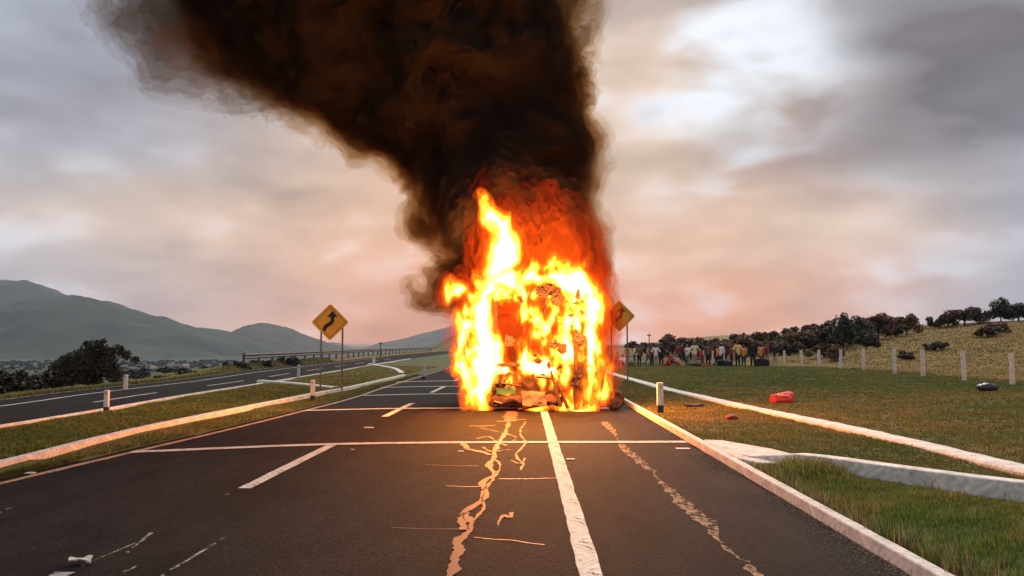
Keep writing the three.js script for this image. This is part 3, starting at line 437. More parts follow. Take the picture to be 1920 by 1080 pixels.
const leafy = (r, g, b) => new THREE.MeshPhysicalMaterial({ color: new THREE.Color().setRGB(r, g, b), roughness: 0.95, transmission: 0.4, thickness: 0, side: THREE.DoubleSide });
const foliage = [leafy(0.05, 0.05, 0.022), leafy(0.12, 0.08, 0.03), leafy(0.24, 0.115, 0.05), leafy(0.05, 0.07, 0.03)], bark = mat(0.05, 0.038, 0.028, 0.95, { map: soilMap });  // third leaf colour: red firelight put into the leaves themselves
function tree(kind, clumps, n, size, leaf, trunkTop, thick, seed) { const t = base(kind); part('trunk', limbs(clumps, trunkTop, thick, seed), bark, t); part('crown', leaves(clumps, n, size, seed + 1), leaf, t); return t; }
const roundClumps = (w, h, n, seed, flat = 0.6) => { const r = rngOf(seed), c = []; for (let k = 0; k < n; k++) { const a = r() * 6.28, q = Math.sqrt(r()) * w; c.push([Math.cos(a) * q, h * (0.42 + 0.5 * r()) * (1 - 0.25 * q / w), Math.sin(a) * q * flat, h * between(0.16, 0.27, r)]); } return c; };
{
  const p = at(176, 735, 36), y = ground(p.x, p.z) - 0.1;
  const clumps = [[-1.5, 0.9, 0, 0.55], [-1.0, 1.25, 0.2, 0.55], [-0.5, 1.6, -0.1, 0.6], [0.0, 1.9, 0.1, 0.55], [0.4, 1.75, 0, 0.5], [0.9, 1.95, 0, 0.34], [1.25, 1.7, 0.1, 0.3], [1.6, 1.4, 0, 0.22], [0.5, 1.1, 0.1, 0.6], [-0.3, 0.9, 0.2, 0.7], [0.1, 2.3, 0, 0.25], [-0.1, 0.5, 0, 0.65], [-1.0, 0.5, 0, 0.6], [0.75, 0.6, 0, 0.45], [0.3, 2.45, 0, 0.15], [-0.35, 2.3, 0.1, 0.2]].map(([a, b, c, r]) => [a * 1.12, b * 0.8 + 0.3, c, r * 0.95]);
  const t = tag(tree('bush', clumps, 15000, 0.055, foliage[0], 0.7, 0.09, 5), 'dark windswept bush beside the opposite road at the left', 'bush'); t.position.set(p.x, y, p.z);
  const low = [...roundClumps(1.0, 1.0, 9, 31), [-0.6, 0.25, 0, 0.35], [0, 0.25, 0.1, 0.4], [0.6, 0.25, 0, 0.35]], b = tree('bush', low, 2600, 0.07, foliage[0], 0.3, 0.05, 9);
  const spots = [[30, 742, 34, 1.5, 'low dark bush at the left edge of the picture'], [88, 738, 35, 1.0, 'low dark bush between the left edge and the windswept bush'], [301, 716, 46, 0.5, 'small dark bush right of the windswept bush, beyond the opposite road'], [348, 712, 50, 0.75, 'small bush beyond the opposite road, left of a pair'], [372, 711, 50, 0.6, 'small bush beyond the opposite road, right of a pair'], [445, 702, 56, 1.1, 'dark shrub at the near end of the guardrail'], [490, 698, 62, 1.2, 'second dark shrub along the guardrail from the left'], [540, 692, 68, 1.3, 'third dark shrub along the guardrail from the left']];
  spots.forEach(([px, py, d, s, label], i) => { const o = i ? b.clone() : b; if (i) { o.name = numbered('bush'); scene.add(o); } const q = at(px, py, d); o.position.set(q.x, Math.min(q.y, ground(q.x, q.z) + 0.1) - 0.05, q.z); o.scale.setScalar(s); o.rotation.y = i * 1.9; tag(o, label, 'bush', 'low bushes beyond the opposite road'); });
}
{ // right: the dark row of mesquites behind the people, then single trees up the hill
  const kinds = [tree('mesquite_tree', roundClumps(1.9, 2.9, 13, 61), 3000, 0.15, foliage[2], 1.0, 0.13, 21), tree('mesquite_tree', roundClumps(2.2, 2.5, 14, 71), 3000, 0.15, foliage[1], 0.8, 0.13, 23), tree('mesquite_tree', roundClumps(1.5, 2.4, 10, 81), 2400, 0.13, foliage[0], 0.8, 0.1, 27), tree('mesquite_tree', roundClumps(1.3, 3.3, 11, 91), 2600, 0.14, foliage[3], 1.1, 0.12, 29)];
  const used = [0, 0, 0, 0];
  const put = (k, px, d, h, label, group, sx = 1) => { const x = (px - VANISH) / FOCAL * d, o = used[k]++ ? kinds[k].clone() : kinds[k]; if (used[k] > 1) { o.name = numbered('mesquite_tree'); scene.add(o); } o.position.set(x, ground(x, -d) - 0.1, -d); const s = h / [2.9, 2.5, 2.4, 3.3][k]; o.scale.set(s * sx, s, s * sx); o.rotation.y = px * 0.7; tag(o, label, 'tree', group); };
  const row = 'dark tree tinted red as if firelit in the dense row behind the people and the fence', rowG = 'row of dark trees behind the people';
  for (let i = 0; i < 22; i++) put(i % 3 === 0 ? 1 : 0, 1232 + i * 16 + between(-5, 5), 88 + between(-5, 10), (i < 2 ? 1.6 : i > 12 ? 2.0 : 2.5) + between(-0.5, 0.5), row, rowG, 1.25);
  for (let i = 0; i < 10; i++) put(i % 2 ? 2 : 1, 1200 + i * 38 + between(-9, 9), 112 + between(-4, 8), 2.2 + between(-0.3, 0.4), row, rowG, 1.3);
  const hill = 'trees and bushes on the dry hillside';
  put(3, 1576, 84, 3.7, 'slim dark tree rising above the row, left end of the hillside trees', hill, 0.75);
  put(3, 1598, 88, 3.0, 'dark green tree just right of the slim tree on the hillside', hill, 1.3);
  put(0, 1640, 90, 3.0, 'broad brown-green tree in the middle of the hillside foot', hill, 1.1);
  put(2, 1618, 80, 2.0, 'low dark bush below the hillside trees', hill, 1.2);
  put(0, 1692, 96, 2.6, 'single round tree standing alone on the hill crest', hill, 1.0);
  put(1, 1672, 92, 1.7, 'low shrub left of the lone round tree', hill, 1.2);
  put(2, 1745, 100, 1.5, 'small dark shrub on the crest, left end of the crest group', hill, 1.3);
  put(1, 1770, 98, 1.9, 'dark shrub on the crest, second of the crest group', hill, 1.3);
  put(0, 1800, 97, 2.3, 'broad dark tree on the crest, third of the crest group', hill, 1.3);
  put(2, 1835, 97, 2.0, 'dark tree on the crest left of the tallest crest tree', hill, 1.3);
  put(3, 1868, 95, 3.0, 'tallest dark tree on the crest near the right edge', hill, 0.95);
  put(2, 1900, 95, 2.2, 'dark tree on the crest at the right edge of the picture', hill, 1.4);
  put(1, 1932, 95, 2.2, 'tree on the crest cut by the right edge of the picture', hill, 1.3);
  put(1, 1842, 72, 1.1, 'brown bush in the middle of the dry slope, left of two', hill, 1.7);
  put(0, 1862, 74, 1.2, 'brown bush in the middle of the dry slope, right of two', hill, 1.5);
  put(2, 1690, 58, 0.8, 'small dark bush behind the fence, beside a thin pole', hill, 1.5);
  put(1, 1745, 66, 0.9, 'small brown bush low on the dry slope', hill, 1.4);
  put(1, 1540, 70, 1.5, 'bare reddish bush behind the fence, right of the people', hill, 1.3);
  put(0, 1560, 66, 1.3, 'reddish bush behind the fence posts, second right of the people', hill, 1.3);
}
// ---------------------------------------------------------------- people
const boneOf = (a, b, ra, rb) => [a[0], a[1], a[2], ra, b[0], b[1], b[2], rb];
function skinOf(bones, cell, soft) { const [lo, hi] = boundsOf(bones, 0.06), g = shells((x, y, z) => inside(bones, x, y, z, soft), lo, hi, cell, [0]); g.clearGroups(); return g; }
function poseOf({ hip = [0, 0.92, 0], lean = 0, kneeL = null, kneeR = null, footL = null, footR = null, handL = null, handR = null, elbowL = null, elbowR = null, nod = 0, slim = 1 }) {
  const up = (h, f = 0, side = 0) => [hip[0] + side, hip[1] + h * Math.cos(lean), hip[2] + f + h * Math.sin(lean)];
  const chest = up(0.36), neck = up(0.53), head = up(0.69, 0.02 + nod), sh = (s) => up(0.49, 0, s * 0.18 * slim), hp = (s) => up(-0.02, 0, s * 0.09 * slim);
  const limb = (s, k, f) => { k = k ?? [s * 0.1, hip[1] * 0.54, hip[2] + 0.03]; f = f ?? [s * 0.11, 0.07, hip[2] - 0.02]; return { k, f, t: [f[0] + s * 0.02, f[1] - 0.04, f[2] + 0.16] }; };
  const L = limb(-1, kneeL, footL), R = limb(1, kneeR, footR);
  const arm = (s, e, h) => ({ s: sh(s), e: e ?? [sh(s)[0] + s * 0.06, sh(s)[1] - 0.29, sh(s)[2] - 0.02], h: h ?? [sh(s)[0] + s * 0.06, sh(s)[1] - 0.53, sh(s)[2] + 0.06] });
  const A = [arm(-1, elbowL, handL), arm(1, elbowR, handR)], legs = [L, R].map((l, i) => [boneOf(hp(i ? 1 : -1), l.k, 0.088 * slim, 0.058), boneOf(l.k, l.f, 0.056, 0.038)]).flat();
  const feet = [L, R].map((l) => boneOf([l.f[0], l.f[1] - 0.02, l.f[2] - 0.03], l.t, 0.042, 0.034));
  const trunk = [boneOf(up(-0.02), up(0.18), 0.125 * slim, 0.115 * slim), boneOf(up(0.18), chest, 0.115 * slim, 0.13 * slim), boneOf(sh(-1), sh(1), 0.075, 0.075), boneOf(hp(-1), hp(1), 0.1 * slim, 0.1 * slim)];
  const upper = A.map((a) => boneOf(a.s, a.e, 0.056, 0.044)), lower = A.map((a) => boneOf(a.e, a.h, 0.042, 0.029));
  const hd = [boneOf(up(0.47), head, 0.055, 0.055), boneOf([head[0], head[1] + 0.03, head[2]], [head[0], head[1] + 0.05, head[2] - 0.02], 0.092, 0.09), boneOf([head[0], head[1] - 0.05, head[2] + 0.035], [head[0], head[1] - 0.03, head[2] + 0.04], 0.058, 0.06), boneOf([head[0], head[1] + 0.01, head[2] + 0.095], [head[0], head[1] - 0.015, head[2] + 0.108], 0.012, 0.016), ...[-1, 1].map((s) => boneOf([head[0] + s * 0.088, head[1] + 0.02, head[2]], [head[0] + s * 0.092, head[1] - 0.02, head[2]], 0.018, 0.015))];
  const palm = A.map((a) => { const d = [0, 1, 2].map((c) => (a.h[c] - a.e[c]) / 0.25); return boneOf(a.h, [a.h[0] + d[0] * 0.07, a.h[1] + d[1] * 0.07, a.h[2] + d[2] * 0.07], 0.03, 0.032); });
  const fingers = A.flatMap((a, i) => { const d = V(a.h[0] - a.e[0], a.h[1] - a.e[1], a.h[2] - a.e[2]).normalize(), across = V(0, 0, 1).cross(d).length() > 0.3 ? V(0, 0, 1) : V(0, 1, 0), o = V(...a.h).addScaledVector(d, 0.085), list = []; for (let k = 0; k < 4; k++) { const s = o.clone().addScaledVector(across, (k - 1.5) * 0.018), l = [0.07, 0.085, 0.08, 0.062][k], m = s.clone().addScaledVector(d, l * 0.55), side = d.clone().cross(across).multiplyScalar(i ? 0.02 : -0.02); list.push(bar(s, m, 0.0095, 0.009, 6), bar(m, m.clone().addScaledVector(d, l * 0.45).add(side), 0.009, 0.007, 6)); } const t = V(...a.h).addScaledVector(d, 0.03).addScaledVector(across, 0.03); list.push(bar(t, t.clone().addScaledVector(d, 0.05).addScaledVector(across, 0.028), 0.011, 0.008, 6)); return list; });
  const grow = (list, e) => list.map((b) => { const c = b.slice(); c[3] += e; c[7] += e; return c; });
  const eyes = [-1, 1].map((s) => new THREE.SphereGeometry(0.011, 8, 6).translate(head[0] + s * 0.034, head[1] + 0.015, head[2] + 0.083)), mouth = new THREE.CapsuleGeometry(0.006, 0.035, 3, 6).rotateZ(Math.PI / 2).translate(head[0], head[1] - 0.05, head[2] + 0.094);
  const sleeves = A.map((a) => boneOf(a.s, a.e, 0.056, 0.048)), hair = [boneOf([head[0], head[1] + 0.06, head[2] - 0.015], [head[0], head[1] + 0.02, head[2] - 0.045], 0.098, 0.085)];
  return { body: joined([skinOf([...trunk, ...legs, ...feet, ...upper, ...lower, ...hd, ...palm], 0.021, 0.012), ...fingers]), shirt: skinOf(grow([...trunk, ...sleeves], 0.014), 0.026, 0.016), longShirt: skinOf(grow([...trunk, ...sleeves, ...lower], 0.014), 0.026, 0.016), trousers: skinOf(grow([...legs, trunk[3]], 0.016), 0.026, 0.016), shoes: skinOf(grow(feet, 0.01), 0.021, 0.01), hair: skinOf(hair, 0.02, 0.01), face: joined([...eyes, mouth]) };
}
{
  const poses = {
    stand: poseOf({}), akimbo: poseOf({ elbowL: [-0.36, 1.18, -0.03], handL: [-0.17, 1.02, 0.06], elbowR: [0.36, 1.18, -0.03], handR: [0.17, 1.02, 0.06] }),
    phone: poseOf({ elbowL: [-0.27, 1.13, 0.04], handL: [-0.08, 1.3, 0.28], elbowR: [0.27, 1.13, 0.04], handR: [0.06, 1.32, 0.29], nod: 0.02 }),
    stride: poseOf({ lean: 0.06, kneeL: [-0.1, 0.5, 0.2], footL: [-0.1, 0.08, 0.26], kneeR: [0.1, 0.47, -0.06], footR: [0.11, 0.09, -0.3], elbowL: [-0.25, 1.14, -0.12], handL: [-0.25, 0.92, -0.06], elbowR: [0.25, 1.13, 0.06], handR: [0.24, 0.95, 0.2] }),
    bend: poseOf({ hip: [0, 0.86, -0.1], lean: 0.75, elbowL: [-0.2, 0.94, 0.36], handL: [-0.16, 0.7, 0.42], elbowR: [0.2, 0.94, 0.36], handR: [0.16, 0.68, 0.42] }),
    crouch: poseOf({ hip: [0, 0.34, -0.12], lean: 0.35, kneeL: [-0.16, 0.52, 0.26], footL: [-0.14, 0.07, 0.06], kneeR: [0.16, 0.5, 0.26], footR: [0.14, 0.07, 0.08], elbowL: [-0.22, 0.6, 0.2], handL: [-0.1, 0.55, 0.4], elbowR: [0.22, 0.6, 0.2], handR: [0.1, 0.55, 0.4] }),
    sit: poseOf({ hip: [0, 0.12, 0], lean: -0.08, kneeL: [-0.16, 0.42, 0.36], footL: [-0.14, 0.07, 0.62], kneeR: [0.16, 0.4, 0.36], footR: [0.14, 0.07, 0.6], elbowL: [-0.24, 0.38, 0.2], handL: [-0.12, 0.45, 0.42], elbowR: [0.24, 0.38, 0.2], handR: [0.12, 0.43, 0.42] }),
  };
  const cloth = {}, dye = (c) => cloth[c] ??= mat(...{ white: [0.84, 0.78, 0.7], cream: [0.8, 0.66, 0.44], orange: [0.75, 0.3, 0.09], red: [0.55, 0.06, 0.04], maroon: [0.22, 0.035, 0.03], black: [0.014, 0.013, 0.014], navy: [0.02, 0.025, 0.045], brown: [0.17, 0.095, 0.05], grey: [0.2, 0.18, 0.16], khaki: [0.42, 0.32, 0.2], denim: [0.06, 0.075, 0.11], green: [0.1, 0.14, 0.08], pink: [0.6, 0.3, 0.24], yellow: [0.82, 0.52, 0.16] }[c], 0.9);
  const skin = [mat(0.36, 0.2, 0.125, 0.6), mat(0.27, 0.15, 0.09, 0.6)], locks = mat(0.015, 0.011, 0.009, 0.6), dark = mat(0.05, 0.02, 0.015, 0.5), leather = mat(0.025, 0.02, 0.018, 0.6);
  // [px, metres ahead, pose, turn, shirt, trousers, long sleeves, scale, label]
  const crowd = [
    [1156, 66, 'crouch', 0.4, 'orange', 'brown', 0, 1, 'person in orange shirt crouching beside the smoke, leftmost of the crowd'],
    [1166, 64, 'sit', -0.5, 'white', 'grey', 1, 1, 'person in white shirt sitting on the grass left of the sign pole'],
    [1175, 66, 'stand', 2.2, 'orange', 'khaki', 0, 0.97, 'person in orange shirt standing just left of the sign pole'],
    [1188, 68, 'stand', 1.4, 'cream', 'brown', 0, 0.95, 'person in cream shirt just right of the sign pole'],
    [1197, 67, 'phone', 2.8, 'brown', 'black', 1, 1, 'person in brown top standing among the far fence posts'],
    [1213, 69, 'stride', 1.2, 'khaki', 'brown', 0, 0.96, 'person in khaki top walking among the far fence posts'],
    [1221, 67, 'stand', 2.6, 'maroon', 'black', 1, 1, 'person in dark maroon top left of a person in white'],
    [1228, 66, 'akimbo', 3.0, 'white', 'khaki', 0, 0.98, 'person in white shirt with hands on hips, in the left half of the crowd'],
    [1238, 67, 'stand', 2.9, 'black', 'black', 1, 1.02, 'person all in black in the left half of the crowd'],
    [1247, 63, 'sit', 0.3, 'orange', 'red', 0, 1, 'person in orange shirt and red trousers sitting on the grass'],
    [1257, 63, 'crouch', -0.4, 'red', 'maroon', 0, 1, 'person in red shirt crouching between two seated people'],
    [1267, 63, 'sit', 0.6, 'pink', 'orange', 0, 1, 'person in pink top sitting left of a tall person in maroon'],
    [1271, 66, 'stand', 2.2, 'maroon', 'black', 1, 1.04, 'tall person in maroon jacket behind the seated people'],
    [1279, 65, 'stride', -1.4, 'black', 'navy', 1, 0.98, 'person in black walking left past a person in white'],
    [1287, 64, 'phone', -0.9, 'white', 'green', 0, 0.98, 'person in white shirt with arms raised in front, middle of the crowd'],
    [1300, 63, 'akimbo', 2.8, 'cream', 'khaki', 1, 1.06, 'tall person in cream jacket with hands on hips, middle of the crowd'],
    [1313, 62, 'bend', -1.3, 'red', 'brown', 0, 0.96, 'person in red shirt bending over things on the grass'],
    [1325, 65, 'stand', 2.4, 'brown', 'black', 1, 1, 'person in brown top with black trousers beside a fence post'],
    [1343, 63, 'stride', 1.5, 'orange', 'black', 0, 0.98, 'person in orange shirt and black trousers walking right'],
    [1349, 64, 'phone', 2.9, 'white', 'black', 0, 1, 'person in white shirt and black trousers left of the maroon pair'],
    [1368, 62, 'stand', 2.0, 'maroon', 'black', 1, 0.98, 'person in maroon top at the elbow of the large person in yellow'],
    [1380, 60, 'akimbo', 3.0, 'yellow', 'black', 0, 1.12, 'large person in yellow shirt and black trousers, nearest of the crowd'],
    [1391, 62, 'stand', 2.7, 'orange', 'navy', 0, 0.98, 'person in orange shirt right of the large person in yellow'],
    [1408, 60.5, 'stand', 2.4, 'black', 'black', 1, 1.08, 'tall person all in black, right of the large person in yellow'],
    [1424, 62, 'stand', 3.0, 'orange', 'maroon', 0, 1.02, 'person in orange shirt behind the black luggage'],
    [1434, 61.5, 'stride', -1.5, 'maroon', 'khaki', 1, 1.04, 'person in maroon jacket and khaki trousers walking beside the luggage'],
    [1449, 60, 'stand', 2.9, 'black', 'khaki', 0, 1.03, 'person in black top and khaki trousers, rightmost of the crowd'],
  ];
  crowd.forEach(([px, d, pose, turn, top, low, long, s, label], i) => {
    const x = (px - VANISH) / FOCAL * d, q = poses[pose], p = part('person', q.body, skin[i % 2]);
    p.position.set(x, ground(x, -d), -d); p.rotation.y = turn + between(-0.5, 0.5); p.scale.setScalar(s * between(0.93, 1.04)); tag(p, label, 'person', 'people watching beside the fence');
    part('shirt', long ? q.longShirt : q.shirt, dye(top), p); part('trousers', q.trousers, dye(low), p); part('shoe', q.shoes, leather, p); part('hair', q.hair, locks, p); part('face', q.face, dark, p);
  });
  const luggage = [[1292, 61.5, 0.5, 0.3, 'green', 'dark green bag on the grass before the tall person in cream'], [1303, 61, 0.6, 0.22, 'black', 'low black bag on the grass before the bending person'], [1319, 60.5, 0.55, 0.2, 'red', 'red bag on the grass before the bending person'], [1350, 61, 0.7, 0.5, 'black', 'black suitcase left of the large person in yellow'], [1363, 60.5, 0.6, 0.45, 'navy', 'dark bag touching the legs of the large person in yellow'], [1420, 60.2, 0.8, 0.6, 'black', 'large black suitcase, left of two in the luggage pile'], [1429, 60.6, 0.7, 0.55, 'navy', 'dark suitcase, right of two in the luggage pile'], [1182, 63, 0.6, 0.4, 'brown', 'brown bag on the grass beside the sign pole']];
  luggage.forEach(([px, d, w, h, c, label]) => { const x = (px - VANISH) / FOCAL * d, b = tag(base('bag', x, ground(x, -d), -d, between(-0.4, 0.4)), label, 'bag', 'bags around the people'); part('bag_body', warped(box(w, h, 0.3, 0, h / 2, 0, 0.09), 0.05, 4, px), dye(c), b); part('handle', new THREE.TorusGeometry(w * 0.16, 0.018, 6, 18, Math.PI).translate(0, h, 0), leather, b); });
}
// ---------------------------------------------------------------- bags and things left on the grass
{
  const sack = (px, py, d, w, h, deep, m, label, category, name, seed, turn = 0) => { const p = at(px, py, d), y = ground(p.x, p.z); const s = tag(base(name, p.x, y, p.z, turn), label, category); part('sack', warped(new THREE.SphereGeometry(0.5, 36, 24).scale(w, h, deep), 0.12 * w, 3.4 / w, seed).translate(0, h * 0.42, 0), m, s); return s; };
  const red = sack(1460, 760, 23.6, 0.62, 0.3, 0.36, mat(0.5, 0.05, 0.035, 0.8), 'bright red bag lying on the right lawn', 'bag', 'red_bag', 3);
  red.children[0].geometry = warped(new RoundedBoxGeometry(0.62, 0.27, 0.38, 7, 0.07), 0.13, 3.6, 5).rotateZ(0.14).translate(0, 0.15, 0);
  part('strap', warped(new THREE.TorusGeometry(0.1, 0.016, 7, 22).scale(1.5, 0.7, 1).rotateX(-1.2).translate(-0.02, 0.24, 0.17), 0.03, 5, 1), mat(0.7, 0.3, 0.22, 0.6), red);
  part('fold', warped(new THREE.CapsuleGeometry(0.02, 0.3, 4, 8).rotateZ(1.3).translate(0.05, 0.22, 0.2), 0.04, 5, 8), mat(0.75, 0.32, 0.25, 0.6), red);
  const blackBag = sack(1837, 730, 26.5, 0.72, 0.3, 0.4, mat(0.014, 0.014, 0.018, 0.5), 'black holdall lying on the lawn below the fence at the right', 'bag', 'black_bag', 7);
  part('handle', new THREE.TorusGeometry(0.12, 0.014, 7, 22).scale(1.2, 0.7, 1).translate(-0.05, 0.27, 0.05), mat(0.03, 0.03, 0.035, 0.5), blackBag);
  const d1 = onRoad(1297, 768), scrap = tag(part('charred_plate', warped(new THREE.BoxGeometry(0.48, 0.05, 0.22, 14, 2, 8), 0.07, 4, 2).rotateY(0.2).translate(d1.x, ground(d1.x, d1.z) + 0.06, d1.z), mat(0.02, 0.015, 0.012, 0.8)), 'flat charred black scrap on the verge beside the marker post', 'scrap');
  const d2 = onRoad(1367, 794), shoe = tag(part('red_scrap', warped(new THREE.SphereGeometry(0.5, 20, 14).scale(0.28, 0.14, 0.18), 0.06, 9, 4).translate(d2.x, ground(d2.x, d2.z) + 0.06, d2.z), mat(0.3, 0.04, 0.025, 0.7)), 'small dark red crumpled thing on the verge grass', 'scrap');
  const pole = (px, top, d, label) => { const p = at(px, top, d), y = ground(p.x, p.z), s = tag(base('utility_pole', p.x, y, p.z), label, 'pole'); part('pole', new THREE.CylinderGeometry(0.05, 0.07, p.y - y, 7).translate(0, (p.y - y) / 2, 0), bark, s); part('crossarm', box(0.5, 0.12, 0.08, 0, p.y - y - 0.25, 0), bark, s); };
  pole(1216, 625, 100, 'far thin pole right of the half hidden sign'); pole(713, 641, 110, 'far thin pole above the guardrail');
}
// ---------------------------------------------------------------- the valley far at the left: scrub and a few houses
{
  const r = rngOf(88), g = leaves(roundClumps(1.0, 1.0, 5, 3), 60, 0.5, 4), scrub = new THREE.InstancedMesh(g, foliage[3], 2600), o = new THREE.Object3D(), c = new THREE.Color();
  for (let k = 0; k < 2600; k++) { const d = 110 + 1200 * Math.pow(r(), 1.3), x = -d * between(0.16, 0.85, r) - 18; o.position.set(x, ground(x, -d) - 0.2, -d); const s = between(0.4, 1.3, r) * (0.6 + d / 500); o.scale.set(s * 1.5, s, s * 1.5); o.rotation.y = r() * 6; o.updateMatrix(); scrub.setMatrixAt(k, o.matrix); const v = between(0.3, 0.7, r); c.setRGB(v, v, v * 0.9); scrub.setColorAt(k, c); }
  scrub.name = 'scrub'; scrub.castShadow = scrub.receiveShadow = true; scene.add(scrub); tag(scrub, 'scattered dark scrub over the valley floor at the left', 'scrub', null, 'stuff');
  const wall = mat(0.4, 0.39, 0.37, 0.9), roof = mat(0.3, 0.16, 0.1, 0.9), win = mat(0.05, 0.05, 0.06, 0.4);
  const h = base('house'); part('wall', box(9, 4, 7, 0, 1.6, 0, 0.05), wall, h); const rs = new THREE.Shape([new THREE.Vector2(-5, 0), new THREE.Vector2(5, 0), new THREE.Vector2(0, 2)]); part('roof', new THREE.ExtrudeGeometry(rs, { depth: 7.6, bevelEnabled: false }).translate(0, 3.58, -3.8), roof, h); for (const x of [-2.5, 2.5]) part('window', box(1.2, 1.3, 0.1, x, 1.9, 3.51, 0.02), win, h);
  [[14, 420], [28, 500], [40, 470], [62, 560], [80, 610], [118, 700], [160, 760], [288, 820], [345, 900]].forEach(([px, d], i) => { const q = i ? h.clone() : h; if (i) { q.name = numbered('house'); scene.add(q); } const x = (px - VANISH) / FOCAL * d; q.position.set(x, ground(x, -d) + 0.2, -d); q.rotation.y = i * 1.1; tag(q, 'tiny pale house far off in the hazy valley at the left', 'house', 'houses in the valley'); });
}
// ---------------------------------------------------------------- grass
{
  const r = rngOf(404);
  const tuft = (blades, spread, wide) => { const pos = [], idx = []; for (let b = 0; b < blades; b++) { const a = r() * 6.28, q = spread * Math.sqrt(r()), x = Math.cos(a) * q, z = Math.sin(a) * q, h = between(0.55, 1, r), t = r() * 6.28, lx = Math.cos(t) * 0.45 * r() * h, lz = Math.sin(t) * 0.45 * r() * h, px = -Math.sin(t + 1.2) * wide, pz = Math.cos(t + 1.2) * wide, o = pos.length / 3; pos.push(x - px, -0.1, z - pz, x + px, -0.1, z + pz, x + lx * 0.35 - px * 0.7, h * 0.55, z + lz * 0.35 - pz * 0.7, x + lx * 0.35 + px * 0.7, h * 0.55, z + lz * 0.35 + pz * 0.7, x + lx, h, z + lz); idx.push(o, o + 1, o + 3, o, o + 3, o + 2, o + 2, o + 3, o + 4); } const g = new THREE.BufferGeometry(); g.setAttribute('position', new THREE.Float32BufferAttribute(pos, 3)); g.setIndex(idx); g.computeVertexNormals(); const nn = g.attributes.normal; for (let i = 0; i < nn.count; i++) { const v = V(nn.getX(i), Math.abs(nn.getY(i)), nn.getZ(i)).lerp(V(0, 1, 0), 0.5).normalize(); nn.setXYZ(i, v.x, v.y, v.z); } return g; };
  const blade = new THREE.MeshPhysicalMaterial({ color: 0xffffff, roughness: 0.95, transmission: 0.15, thickness: 0, side: THREE.DoubleSide }), one = new THREE.Object3D();
  const field = (label, n, geometry, pick, height, tint) => {
    const m = new THREE.InstancedMesh(geometry, blade, n), c = new THREE.Color(); let k = 0;
    for (let tries = 0; k < n && tries < n * 30; tries++) { const [x, z] = pick(); const keep = pick.keep(x, z); if (r() > keep) continue;
      const n1 = fbm(x * 0.22, 5, z * 0.22, 3), n2 = fbm(x * 0.9, 15, z * 0.9, 3), h = height(x, z, n2) * between(0.6, 1.25, r); one.position.set(x, ground(x, z), z); one.rotation.y = r() * 6.28; const w = Math.max(h, 0.05) * between(0.9, 1.3, r) * Math.max(1, -z / 22); one.scale.set(w, h, w); one.updateMatrix(); m.setMatrixAt(k, one.matrix); c.setRGB(...tint(x, z, n1, n2)); m.setColorAt(k, c); k++; }
    m.count = k; m.name = numbered('grass'); m.castShadow = m.receiveShadow = true; scene.add(m); tag(m, label, 'grass', null, 'stuff');
  };
  const green = [0.15, 0.18, 0.010], deep = [0.075, 0.115, 0.009], olive = [0.24, 0.18, 0.015], straw = [0.45, 0.29, 0.09];
  const blend = (n1, n2, dry) => { const a = clamp(0.35 + 1.3 * n1 + 0.8 * n2 + dry * 0.5), s = clamp(dry * 0.8 + 1.6 * n2 - 0.25), v = between(0.5, 1.35, r); return deep.map((g, k) => v * lerp(lerp(lerp(g, green[k], r()), olive[k], a), straw[k], s * r())); };
  const inBranch = (x, d) => { for (let i = 1; i < branchLine.length; i++) if (x >= branchLine[i - 1][0] && x <= branchLine[i][0]) { const e = lerp(branchLine[i - 1][1], branchLine[i][1], (x - branchLine[i - 1][0]) / (branchLine[i][0] - branchLine[i - 1][0])); return d - e; } return x < 3.05 ? 9 : -9; };
  const near = () => { const d = 3 + 11 * Math.pow(r(), 0.9); return [between(3.15, 12, r), -d]; };
  near.keep = (x, z) => { const d = -z, s = inBranch(x, d); if (s > -0.28) return 0; const bare = smooth(-0.5, -1.2, s) * smooth(3.3, 3.9, x + 0.35 * noise(x, 2, z)); return 0.1 + 0.9 * clamp(bare + 0.2) * smooth(-0.5, -0.1, fbm(x * 0.8, 3, z * 0.8, 2) + 0.25); };
  field('tall green grass between the kerb and the branching channel wall', 42000, tuft(7, 0.45, 0.035), near, (x, z, n2) => (0.05 + 0.07 * clamp(0.4 + n2 * 2)) * lerp(1, 0.45, smooth(-1.1, -0.3, inBranch(x, -z))) + 0.13 * smooth(0.7, 0.2, Math.hypot(x - 3.75, z + 10.9)), (x, z, n1, n2) => blend(n1, n2, 0.2).map((q) => q * 1.35));
  const stalks = () => { const d = 4 + 11 * r(); return r() < 0.5 ? [KERB + 0.17 + 0.25 * r() * r(), -d] : [between(3.2, 8, r), -d]; };
  stalks.keep = (x, z) => { const s = inBranch(x, -z); return s > -0.25 || (x < 4.4 && z < -11) ? 0 : s > -0.6 || x < 3.4 ? 1 : 0.1 * smooth(-0.1, 0.3, noise(x * 1.4, 6, z * 1.4)); };
  field('scattered taller weeds and dry stalks along the near kerb and channel wall', 900, tuft(5, 0.3, 0.022), stalks, (x, z) => between(0.08, 0.2, r), (x, z, n1, n2) => (r() < 0.5 ? straw.map((q) => q * between(0.5, 1, r)) : blend(n1, n2, 0.1)));
  const verge = () => { const d = 6 + 46 * Math.pow(r(), 1.5); return [between(KERB + 0.2, along(gutterLine, d) + 0.05, r), -d]; };
  verge.keep = (x, z) => { const s = inBranch(x, -z); if (-z < 13 && s < 0.25) return 0; return 0.9 * smooth(-0.5, 0.1, fbm(x * 0.5, 3, z * 0.5, 2) + 0.1 + 0.4 * smooth(16, 11, -z)); };
  field('short olive and brown grass on the verge between kerb and gutter strip', 42000, tuft(6, 0.6, 0.06), verge, (x, z) => 0.045, (x, z, n1, n2) => blend(n1, n2, 0.7 * smooth(12, 17, -z)));
